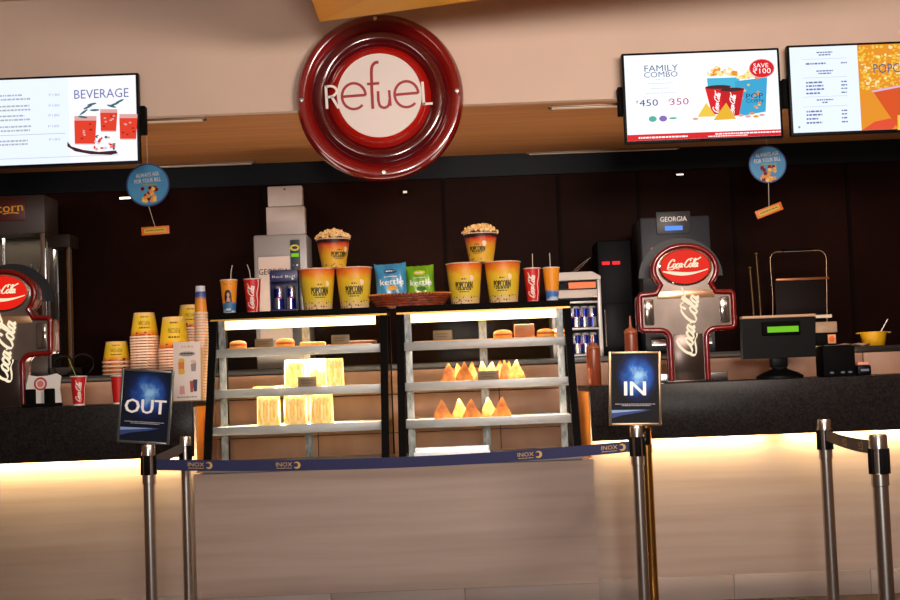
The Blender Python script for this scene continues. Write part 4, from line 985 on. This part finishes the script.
# cold drink cups
m_cr2 = mat('cup_red', (206,26,24), .4); m_clear = mat('clear_lid', (225,220,210), .3); m_straw = mat('straw_pale', (214,206,190), .4); m_strawg = mat('straw_green', (150,160,40), .4)
orangep = ramp_mat('cup_orange', [(0,(200,206,220)),(.1,(190,200,216)),(.14,(50,110,190)),(.28,(60,120,190)),(.36,(236,150,30)),(1,(240,152,26))])
CW = mat('script_white', (244,232,222), .5)
def cup(L, lab, kind, straw, rz=0, h=.19, rb=.033, rt=.0475, grp=None, sbend=.02, sm_=None):
    t = thing('drink_cup', lab, 'cup', L, rz, grp)
    MB().lathe([(0,.003),(rb*.95,.003),(rb,0),(rt,h)], m_cr2 if kind == 'red' else orangep, 30).build('wall', t)
    b = MB(); b.lathe([(rt,h-.003),(rt+.003,h-.002),(rt+.003,h+.002),(rt-.002,h+.004),(rt-.004,h+.002),(0,h+.002)], m_clear, 30); b.build('lid', t)
    f = cone(rb, 0, rt, h, 0); b = MB()
    if kind == 'red':
        script(b, -.008, h*.5, h*.72, f, CW, .0008, rot=math.radians(84), bold=1.25)
        b.stroke(smooth([(.024,.006),(.03,h*.3),(.024,h*.55),(.032,h*.8),(.03,h*.97)]), .006, f, CW, .0008)
        MB().lathe([(rb+.0002,0),(rb+.0014,.0),(rb+.0022,.008),(rb+.0007,.0083)], CW, 30).build('foot_ring', t)
    else:
        hair, skin, dress = mat('print_hair', (40,20,14), .5), mat('print_skin', (214,160,130), .5), mat('print_dress', (60,120,160), .5)
        el = lambda cu, cv, ru, rv: [(cu+ru*math.cos(2*PI*i/20), cv+rv*math.sin(2*PI*i/20)) for i in range(20)]
        b.wrap([(-.021,.066),(-.022,.09),(-.016,.122),(-.006,.134),(.006,.134),(.016,.12),(.021,.09),(.022,.06),(0,.05)], f, hair, .0006)
        b.wrap(el(0,.106,.0085,.013), f, skin, .0009); b.wrap([(-.004,.1),(.004,.1),(.012,.068),(-.012,.068)], f, skin, .0008)
        b.wrap([(-.026,.03),(-.02,.07),(-.008,.062),(.008,.062),(.02,.07),(.027,.034),(.018,.01),(-.02,.01)], f, dress, .0011); b.wrap([(-.02,.018),(.014,.02),(.016,.03),(-.018,.03)], f, mat('print_pale',(200,210,220),.5), .0013)
        b.dashes(-.022, h*.86, .044, .008, f, mat('print_gold',(206,110,20),.5), .0008)
    b.build('lettering' if kind == 'red' else 'printed_picture', t)
    MB().tube([(.004,0,h*.5+.0),(.004+sbend*.6,0,h+.05),(.004+sbend,0,h+.085)] if not sm_ else sm_, .0022, m_strawg if straw == 'g' else m_straw, 8).build('straw', t)
    return t
gc = 'drink cups on the display cases'
cup(top(229.5), 'orange printed cup with straw at left end of the left case', 'orange', 'w', grp=gc, sbend=.018)
cup(top(253.0), 'red cola cup with straw beside the blue can display', 'red', 'w', .15, grp=gc, sbend=-.03)
cup(top(533.5), 'red cola cup with straw right of the large yellow tubs', 'red', 'w', .05, grp=gc, sbend=.002)
cup(top(552.5), 'orange printed cup with straw at right end of the right case', 'orange', 'w', 2.2, grp=gc, sbend=.002)
ZCn = ZC+.0005
c = P(77, 404, 7.2); cup(Vector((c.x, 7.24, ZCn)), 'red cola cup with green straw on the left counter', 'red', 'g', .5, h=.155, rb=.03, rt=.0425, sm_=[(.006,0,.1),(-.012,0,.155),(-.052,0,.255)])
c = P(117, 402, 7.2); cup(Vector((c.x, 7.24, ZCn)), 'red paper cup half hidden behind the OUT sign', 'red', 'w', 1.9, h=.15, rb=.028, rt=.04, sm_=[(.0,0,.05),(.0,0,.1),(.0,0,.158)])
# blue can display on the left case
t = thing('can_display', 'dark blue display stand holding two cans beside the red cola cup', 'display stand', top(285))
m_bd = mat('display_blue', (46,48,96), .35); w = 28/sU; h = 42/sU
MB().bx((-w/2,.045,0),(w/2,.055,h), m_bd, .002).build('back_panel', t); MB().bx((-w/2,-.045,0),(w/2,.0445,.012), m_bd, .002).build('base', t)
MB().bx((-w/2,-.03,h*.72),(w/2,.0445,h), m_bd, .003).build('header', t)
for q in (-1, 1): MB().bx((q*w/2-(.004 if q > 0 else 0),-.03,.0125),(q*w/2+(.004 if q < 0 else 0),.0445,h*.719), m_bd).build('side_panel', t)
b = MB(); f = flat((0,-.0305,0)); b.text('Red Bull', 0, h*.84, .013, f, m_txtw, .0004, w=w*.8); b.ell(w*.32, h*.78, .006, .006, f, CW, .0005, 10); b.build('lettering', t)
for q in (-.034, .034): put_can(Vector((top(285).x+q, YU+.005, zt+.0125)), 'blue silver drink can at %s of the blue display stand' % ('left' if q < 0 else 'right'), 'cans in the blue display stand', .2)
# woven basket with chips bags
m_wk = mat('woven_cane', (150,62,24), .55, col2=(96,36,16), scale=30, stretch=(1,1,3), bump=.8)
cB = P(410, 304, YU); LB = Vector((cB.x, YU+.01, zt))
t = thing('woven_basket', 'oval woven brown basket tray between the large popcorn tubs', 'basket', LB)
ax, ay = .225, .12; nb = 72
b = MB()
for k_ in range(5):
    q = .82+.045*k_; b.tube([(ax*q*math.cos(2*PI*i/nb), ay*q*math.sin(2*PI*i/nb), .009+.013*k_+.002*math.sin(i*PI)) for i in range(nb)], .0075, m_wk, 8, closed=True)
b.build('wall', t)
MB().lathe([(0,.002),(.83,.002),(.83,.012),(0,.012)], m_wk, 48, sx=ax, sy=ay).build('bottom', t)
b = MB()
for i in range(nb):
    a = 2*PI*i/nb; x, y = ax*math.cos(a), ay*math.sin(a)
    b.tube([(x*.98, y*.98, .066), (x*1.03, y*1.03, .074), (x*1.09, y*1.09, .071), (x*1.1,y*1.1,.066)], .0042, mat('cane_light', (206,120,62), .5), 6)
b.tube([(ax*1.0*math.cos(2*PI*i/nb), ay*1.0*math.sin(2*PI*i/nb), .069) for i in range(nb)], .006, m_wk, 8, closed=True)
b.build('rim', t)
def chips(px, py, w, h, lab, m, m2, accent, yo, rot, lean):
    b = MB(); N, K = 18, 18; V = {}
    def pt(i, j, s_):
        u, v = i/N*2-1, j/K*2-1
        th = .036*max(0, (1-abs(u)**3))**.6*max(0, (1-abs(v)**3.2))**.75*(1+.1*math.sin(u*9+v*4))
        edge = .006*math.sin(u*14)*abs(v)**8
        return (u*w/2*(1-.07*(1-abs(v))*0-.05*(1-abs(v)**2)), s_*max(th, .0012)+edge, v*h/2+.006*abs(u)**6*(1 if v > 0 else 0))
    M = (N+1)*(K+1); vs = [pt(i, j, -1) for j in range(K+1) for i in range(N+1)]+[pt(i, j, 1) for j in range(K+1) for i in range(N+1)]
    fs = []
    for j in range(K):
        for i in range(N):
            a = j*(N+1)+i; fs.append((a,a+1,a+N+2,a+N+1)); fs.append((M+a+N+1,M+a+N+2,M+a+1,M+a))
    for i in range(N): fs.append((i+1,i,M+i,M+i+1)); a = K*(N+1)+i; fs.append((a,a+1,M+a+1,M+a))
    for j in range(K): a = j*(N+1); fs.append((a,a+N+1,M+a+N+1,M+a)); a += N; fs.append((a+N+1,a,M+a,M+a+N+1))
    L = P(px, py, YU+yo); zc = LB.z+.0135+h/2
    t = thing('chips_bag', lab, 'chips bag', (L.x, YU+.01+yo, zc)); t.rotation_euler = (lean, rot, 0)
    b.add(vs, fs, m); b.build('bag', t)
    def fn(u_, v_, d=0):
        U, W_ = max(-.97, min(.97, u_/(w/2))), max(-.97, min(.97, v_/(h/2)))
        th = .036*max(0, (1-abs(U)**3))**.6*max(0, (1-abs(W_)**3.2))**.75*(1+.1*math.sin(U*9+W_*4)); return (u_, -th-.0012-d, v_)
    b = MB(); tw = mat('bag_text', (238,240,236), .4)
    for o_ in (0,.0015,-.0015): b.text('kettle', .004+o_, .01, h*.145, fn, tw, .0008+abs(o_)*.2, w=w*.72)
    for i in range(9): b.ell(w*(-.02+.03*(i % 5)), -h*.13+h*.035*(i//5), w*.11, h*.035, fn, accent, .0006+.00015*i, 12)
    b.ell(0, h*.3, w*.2, h*.06, fn, m2, .0007); b.dashes(-w*.14, h*.29, w*.28, h*.03, fn, tw, .0012); b.dashes(-w*.2, h*.16, w*.4, h*.02, fn, tw, .0008)
    b.build('lettering', t)
chips(391, 277, .18, .235, 'blue chips bag standing upright in the woven basket', mat('bag_blue', (34,124,176), .3, col2=(70,160,204), scale=7, spec=.7), mat('bag_dkblue', (40,70,120), .4), mat('chip_gold', (236,170,60), .5), -.012, -.04, -.1)
chips(420, 279, .165, .222, 'green chips bag beside the blue bag in the woven basket', mat('bag_green', (70,150,26), .3, col2=(140,190,30), scale=6, spec=.7), mat('bag_yellow', (220,200,50), .4), mat('bag_dkgreen', (50,110,24), .5), .035, -.03, -.1)

# ================================================================ INVERTED STACKS ON THE BACK COUNTER
m_stackp = ramp_mat('inv_tub', [(0,(200,60,24)),(.14,(220,120,30)),(.3,(226,182,36)),(.8,(224,190,40)),(.9,(226,186,110)),(1,(226,186,110))], speck=None)
def inv_mesh(rb, rt, h, ink=True, body=None):
    b = MB(); body = body or m_stackp
    b.lathe([(rt,0),(rb,h),(rb*.96,h),(rb*.95,h-.004),(0,h-.004)], body, 30)
    b.lathe([(rt-.0012,.002),(rb-.0012,h-.006),(0,h-.006)], m_in, 30)
    b.lathe([(rt-.001,0),(rt+.0035,0),(rt+.003,.0105),(rt-.001,.0115)], m_rim, 30)
    if ink:
        f = cone(rt, 0, rb, h, 0)
        b.text('POPCORN', 0, h*.58, h*.15, f, m_tubink, .0008, w=rb*1.1, rot=PI); b.dashes(-rb*.5, h*.36, rb, h*.05, f, m_tubink, .0008); b.dashes(-rb*.4, h*.8, rb*.8, h*.04, f, m_tubink, .0008)
        for i in range(10): b.ell(random.uniform(-.8,.8)*rb, random.uniform(.04,.2)*h, .007, .006, f, mat('kernel_ink', (120,40,14), .5), .0008, 8)
    return b
def stack(px, Y, n, pitch, rb, rt, h, base_z, lab, grp, body=None, ink=True, name='popcorn_tub', cat='popcorn tub', rz=.2, toplab=None, tilt=0):
    x = P(px, 370, Y).x; first = None
    for k_ in range(n):
        if first is None: o = first = inv_mesh(rb, rt, h, ink, body).build(name)
        else: o = first.copy(); C.objects.link(o)
        o.location = (x, Y, base_z+.0005+k_*pitch); o.rotation_euler = (0, 0, rz)
        if k_ == n-1 and toplab: tag(o, toplab, cat, grp)
        else: tag(o, lab, cat, grp)
YK = 8.55
stack(117, 8.6, 4, .026, .066, .088, .135, ZBC, 'rim of an upturned tub in the shortest yellow stack', 'leftmost short stack of upturned tubs', toplab='top upturned yellow tub of the leftmost short stack')
stack(145.5, YK, 14, .0176, .064, .089, .158, ZBC, 'rim of an upturned tub in the tall stack left of the menu card', 'tall stack of upturned tubs', toplab='top upturned yellow tub of the tall stack above the OUT sign')
stack(175, 8.5, 9, .0176, .068, .098, .21, ZBC, 'rim of an upturned tub in the stack behind the menu card', 'stack of upturned tubs behind the menu card', toplab='top upturned yellow tub just behind the menu card')
stack(192, 8.78, 17, .0176, .064, .089, .158, ZBC, 'rim of an upturned tub in the rearmost stack', 'rearmost stack of upturned tubs', toplab='top upturned yellow tub of the rearmost stack, highest yellow one')
inv_cup = ramp_mat('inv_cup', [(0,(236,150,40)),(.5,(236,146,40)),(.62,(60,90,150)),(.78,(50,70,140)),(.82,(206,212,224)),(1,(206,212,224))])
stack(202.5, 7.42, 31, .0158, .026, .0345, .155, ZC, 'rim of an upturned paper cup in the tall thin stack', 'tall thin stack of upturned cups', body=inv_cup, ink=False, name='drink_cup', cat='cup', toplab='top upturned orange and blue cup of the tall thin stack')

# ================================================================ SMALL THINGS ON THE COUNTERS
# menu card on the left counter
c = P(186.5, 399, 7.24); w, h = 27.5/S(7.24), 60/S(7.24)
t = thing('menu_card', 'white printed menu card leaning on the left counter', 'menu card', (c.x, 7.26, ZCn))
t.rotation_euler = (math.radians(-6), 0, 0)
MB().bx((-w/2,-.003,.004),(w/2,.003,h), m_card, .001).build('card', t)
MB().bx((w/2+.0005,-.004,.004),(w/2+.012,.004,h*.9), mat('acrylic_edge', (216,160,90), .3), .001).build('acrylic_edge', t)
b = MB(); f = flat((0,-.0032,0))
b.dashes(-w*.2, h*.9, w*.42, .012, f, mat('print_peach', (224,180,160), .6), .0004); b.dashes(-w*.22, h*.79, w*.46, .007, f, m_ink, .0004); b.ell(0, h*.795, w*.3, .013, f, mat('print_grey', (150,140,136), .6), .0002)
mo, my2 = mat('print_orange', (214,120,40), .6), mat('print_yellow', (220,170,50), .6)
b.poly([(-w*.32,h*.66),(-w*.1,h*.68),(-w*.1,h*.46),(-w*.3,h*.46)], f, mo, .0004); b.ell(-w*.2, h*.69, w*.11, h*.035, f, my2, .0006); b.ell(-w*.2,h*.5,w*.12,h*.05,f,my2,.0006)
b.poly([(w*.14,h*.62),(w*.34,h*.64),(w*.32,h*.5),(w*.16,h*.5)], f, mat('print_grey', (150,140,136), .6), .0004); b.ell(w*.24,h*.66,w*.1,h*.03,f,mat('print_peach', (224,180,160), .6),.0006)
b.poly([(w*.1,h*.34),(w*.24,h*.34),(w*.22,h*.15),(w*.12,h*.15)], f, mat('print_red', (170,70,50), .6), .0004); b.poly([(w*.22,h*.36),(w*.38,h*.36),(w*.36,h*.16),(w*.24,h*.16)], f, mat('print_navy', (60,60,84), .6), .0006)
b.poly([(-w*.26,h*.26),(-w*.1,h*.26),(-w*.08,h*.12),(-w*.28,h*.12)], f, mat('print_pink', (206,150,146), .6), .0004); b.dashes(-w*.36, h*.06, w*.72, .007, f, mat('print_grey', (150,140,136), .6), .0004)
b.build('lettering', t)
# white and black holder
c = P(43, 404, 7.22); s = S(7.22); w = 36/s; h = 33/s
t = thing('leaflet_holder', 'white leaflet holder with red round badge and two black pockets', 'holder', (c.x, 7.24, ZCn))
out = [(-w*.42,0),(-w*.44,h*.5),(-w*.5,h*.56),(-w*.42,h*.98),(-w*.2,h*.93),(w*.1,h*.94),(w*.36,h),(w*.48,h*.92),(w*.44,h*.5),(w*.5,0)]
MB().prism(out, 0, .012, m_white).build('back_board', t)
for x0, x1 in ((-w*.48,-w*.21),(w*.05,w*.32)): MB().bx((x0,-.035,.001),(x1,-.0005,h*.55), m_bmatt, .006).build('pocket', t)
MB().bx((-w*.55,-.045,0),(w*.52,-.0005,.02), m_bmatt, .004).build('base', t)
b = MB(); f = flat((0,-.0006,0)); b.ell(-w*.09,h*.7,h*.2,h*.2,f,mat('badge_red',(180,40,54),.5),.0004,24); b.ell(-w*.09,h*.7,h*.145,h*.145,f,m_card,.0008,24); b.ell(-w*.09,h*.7,h*.1,h*.1,f,mat('badge_pink',(216,120,120),.5),.0012,20); b.build('badge', t)
# sauce bottles
m_sauce = mat('sauce_red', (128,54,26), .35, col2=(142,64,32), scale=6, spec=.6)
def bottle(px, py, Y, lab, r=.038, h=.25):
    t = thing('sauce_bottle', lab, 'sauce bottle', (P(px, py, Y).x, Y, ZCn), group='red brown squeeze bottles')
    MB().lathe([(0,.001),(r*.9,.001),(r,.006),(r,h*.78),(r*.96,h*.8),(r,h*.82)], m_sauce, 28).build('body', t)
    MB().lathe([(r*1.02,h*.821),(r*1.02,h*.85),(r*.8,h*.88),(r*.3,h*.91),(.007,h*.94),(.004,h*1.1),(0,h*1.1)], mat('sauce_cap', (168,92,60), .4), 24).build('nozzle_cap', t)
bottle(594.5, 384, 7.3, 'red brown sauce bottle at left end of the right counter', h=.245)
bottle(633, 384, 7.3, 'red brown sauce bottle standing behind the IN sign', h=.335, r=.036)
# till display
Y = 7.5; s = S(Y); c = P(780, 378, Y)
t = thing('till_monitor', 'black till monitor with green customer display seen from behind', 'monitor', (c.x, Y, ZCn))
MB().lathe([(0,0),(.13,0),(.13,.012),(.1,.03),(.045,.05),(.04,.06),(0,.06)], m_black, 36, sy=.75).build('base', t)
MB().bx((-.045,-.02,.0605),(.045,.05,.13), m_black, .008).build('neck', t)
zb2, ztp = P(780,358,Y).z-ZCn, P(780,318,Y).z-ZCn
b = MB(); b.prism([(-37/s,zb2),(35/s,zb2),(37.5/s,ztp),(-36/s,ztp)], -.03, .03, m_black); b.build('housing', t)
MB().bx((-36/s,-.034,ztp+.0005),(37.5/s,.04,ztp+.016), mat('cream_edge', (206,166,130), .5), .004).build('top_edge', t)
b = MB(); b.bx((-17/s,-.045,ztp-.095),(21/s,-.0305,ztp-.02), m_bmatt, .004); b.build('customer_display', t)
b = MB(); f = flat((0,-.0455,0)); b.rect(-12/s, ztp-.08, 19/s, ztp-.048, f, m_lcd, .0004); b.build('display', t)
# printer and card reader
c = P(838, 374, 7.45); s = S(7.45)
t = thing('receipt_printer', 'black box shaped receipt printer right of the till monitor', 'printer', (c.x, 7.45, ZCn))
MB().bx((-17/s,-.06,0),(15/s,.1,30/s), m_bmatt, .008).build('body', t); MB().bx((-15/s,-.05,30/s+.0005),(13/s,.08,30/s+.006), mat('printer_lid', (50,38,44), .4), .002).build('lid', t)
b = MB(); f = flat((0,-.0605,0)); 
for x in (-.05,.01,.05): b.ell(x,.02,.012,.006,f,mat('btn_grey',(90,104,120),.3),.0006,12)
b.build('button', t)
c = P(862, 372, 7.4)
t = thing('card_reader', 'small black card reader with pink paper slip beside the printer', 'card reader', (c.x, 7.4, ZCn))
MB().bx((-.038,-.05,0),(.038,.06,.055), m_black, .01).build('body', t); MB().bx((-.03,-.03,.0555),(.03,.02,.072), mat('paper_pink', (236,160,140), .6), .004).build('paper_slip', t); MB().bx((-.022,-.054,.022),(.022,-.0505,.034), mat('reader_screen', (120,130,150), .3)).build('screen', t)
# chrome hoop stand, tubes behind the till
Y = 8.45; s = S(Y); zz = lambda px, py: P(px, py, Y).z-ZBC
c = P(803, 350, Y); t = thing('hoop_stand', 'chrome hoop stand with dark panel behind the till monitor', 'stand', (c.x, Y, ZBC))
t.scale = (.93, 1, 1); m_hoop = mat('hoop_chrome', (120,100,84), .25, 1); tp = zz(798,250)
hp = [(-.2,0,.005),(-.185,0,tp*.55),(-.19,0,tp-.07)]+[(-.135-.055*math.cos(a),0,tp-.06+.055*math.sin(a)) for a in [PI/2*i/6 for i in range(7)]]+[(.135+.055*math.sin(a),0,tp-.06+.055*math.cos(a)) for a in [PI/2*i/6 for i in range(7)]]+[(.18,0,tp*.55),(.165,0,.005)]
MB().tube(hp, .006, m_hoop, 10).build('hoop', t)
MB().tube([(-.11,0,tp),(.11,0,tp)], .0095, m_bmatt, 10).build('grip', t)
z1 = zz(800,279)
MB().bx((-.16,-.012,z1-.008),(.2,-.0,z1+.008), mat('copper_bar', (140,84,50), .35, .6), .003).build('cross_bar', t)
MB().bx((-.165,.008,.06),(.175,.02,z1-.009), mat('dark_panel', (18,11,10), .6, spec=.1), .003).build('panel', t)
MB().bx((-.2,-.08,0),(.2,.12,.012), m_bmatt, .003).build('base', t)
MB().bx((-.15,-.06,zz(795,316)-.02),(.19,.007,zz(795,316)), mat('cream_tray', (200,186,166), .5), .004).build('tray', t)
for px, ytop, lab in ((756, 266, 'shorter golden metal rod left of the chrome hoop stand'), (763, 252, 'taller golden metal rod left of the chrome hoop stand')):
    c = P(px, 350, 8.5)
    t = thing('metal_rod', lab, 'rod', (c.x, 8.5, ZBC), group='golden rods behind the till'); hh = P(px, ytop, 8.5).z-ZBC
    MB().lathe([(0,0),(.03,0),(.03,.008),(.0,.009)], m_bmatt, 16).build('foot', t); MB().tube([(0,0,.0085),(-.005,0,hh*.6),(-.012,0,hh-.02)], .008, mat('rod_brass', (70,52,22), .35, .6), 10).build('shaft', t)
    MB().lathe([(0,hh-.02),(.012,hh-.014),(.013,hh-.005),(0,hh)], mat('rod_tip', (100,80,40), .3, .7), 12, o=(-.012,0,0)).build('tip', t)
# sauce box, tray, napkin, bowl on the back counter at right
Y = 8.36; s = S(Y)
c = P(829, 345, Y); t = thing('food_carton', 'grey and black carton with orange logo square behind the printer', 'carton', (c.x, Y+.04, ZBC+.0125))
MB().bx((-11/s,0,0),(11/s,.1,13/s), m_bmatt, .002).build('lower_carton', t); MB().bx((-11/s,0,13/s+.0005),(11/s,.1,24/s), mat('carton_top', (150,124,100), .6, noise=.15, scale=20), .004).build('upper_carton', t)
b = MB(); f = flat((0,-.0005,0)); b.rect(1/s,2/s,9/s,11/s,f,mat('logo_cream',(206,150,90),.5),.0004); b.ell(5/s,6.5/s,3/s,3/s,f,mat('logo_orange',(216,84,24),.5),.0008); b.build('logo', t)
tag(MB().bx((-.09,-.06,0),(.09,.16,.012), mat('tray_lime', (150,140,30), .5), .004).build('serving_tray', None, (c.x-.01, Y, ZBC+.0003)), 'lime green flat tray under the grey and black carton', 'tray')
c = P(852, 346, Y)
b = MB(); N = 14; vs = []; 
for j in range(N+1):
    for i in range(N+1):
        u, v = i/N-.5, j/N-.5; vs.append((u*.2, v*.12, .004+.018*abs(math.sin(u*7+v*3))*(1-abs(v))))
vs += [(x, y, z-.003) for x, y, z in vs]; M = (N+1)**2
fs = [(j*(N+1)+i, j*(N+1)+i+1, (j+1)*(N+1)+i+1, (j+1)*(N+1)+i) for j in range(N) for i in range(N)]; fs += [tuple(M+q for q in f_[::-1]) for f_ in fs]
b.add(vs, fs, mat('cloth_white', (220,196,176), .8)); tag(b.build('folded_napkin', None, (c.x, Y, ZBC)), 'crumpled white napkin left of the yellow bowl', 'napkin')
c = P(877, 346, Y)
t = thing('yellow_bowl', 'yellow plastic bowl on the back counter at right', 'bowl', (c.x, Y+.06, ZBC+.0005)); m_yb = mat('bowl_yellow', (214,160,16), .45)
MB().lathe([(0,.0),(.062,.0),(.066,.004),(.08,.08),(.087,.082),(.087,.087),(.078,.086),(.063,.008),(0,.006)], m_yb, 36).build('body', t)
for q in (-1, 1): MB().bx((q*.094-.012,-.02,.077),(q*.094+.012,.02,.085), m_yb, .003).build('lug', t)
t = thing('serving_spoon', 'grey spoon leaning in the yellow bowl', 'spoon', (c.x+.02, Y+.06, ZBC+.012))
MB().tube([(.0,0,.03),(.05,0,.11),(.075,0,.15)], .006, m_steel, 8).build('handle', t); b = MB(); b.lathe([(0,-.01),(.016,-.004),(.02,.006),(.016,.008),(0,.0)], m_steel, 16, o=(-.008,0,.018)); b.build('scoop', t)

# ================================================================ LIGHTS, CAMERA
W = bpy.data.worlds.new('world'); bpy.context.scene.world = W; W.use_nodes = True
W.node_tree.nodes['Background'].inputs[0].default_value = (1,.8,.65,1); W.node_tree.nodes['Background'].inputs[1].default_value = .0
DN = (0,0,0)
def lamp(x, y, z, size, e, col=(1,.82,.66), rot=(0,0,0)): area('lobby_fill', (x,y,z), size, e, col, rot)
def panel(x, y, sx, sy, e, col, ang=12): area('lobby_fill', (x,y,2.62), sx, e, col, (math.radians(ang),0,0), sy)  # unseen fill panels hung below the ceiling, tilted to brighten the bulkhead
panel(1.3, 3.2, 1.3, .4, 130, (1,.85,.75), 84)
panel(-1.4, 3.2, 1.0, .4, 12, (1,.90,.84), 84)
panel(3.0, 3.2, .8, .4, 4, (1,.86,.76), 84)
area('front_fill', (0.2,-2.3,1.75), .7, 165, (1,.95,.90), (math.radians(88),0,0), .5)  # unseen flash-like fill added behind the camera to brighten the fronts
area('aisle_fill', (0,7.98,1.25), 5.2, 28, (1,.80,.62), (PI,0,0), .3)  # unseen upward fill added behind the counter to brighten the soffit
cam = bpy.data.cameras.new('camera'); co = bpy.data.objects.new('camera', cam); C.objects.link(co); bpy.context.scene.camera = co
cam.sensor_width = 36; cam.lens = FPX/900*36; cam.clip_start = .05
Mx = Matrix((Rv, Uv, -Fv)).transposed().to_4x4(); Mx.translation = (0, 0, EYE); co.matrix_world = Mx
sc_ = bpy.context.scene; sc_.view_settings.view_transform = 'Standard'; sc_.view_settings.look = 'None'; sc_.view_settings.gamma = 1; sc_.view_settings.use_curve_mapping = False
sc_.view_settings.exposure = 0
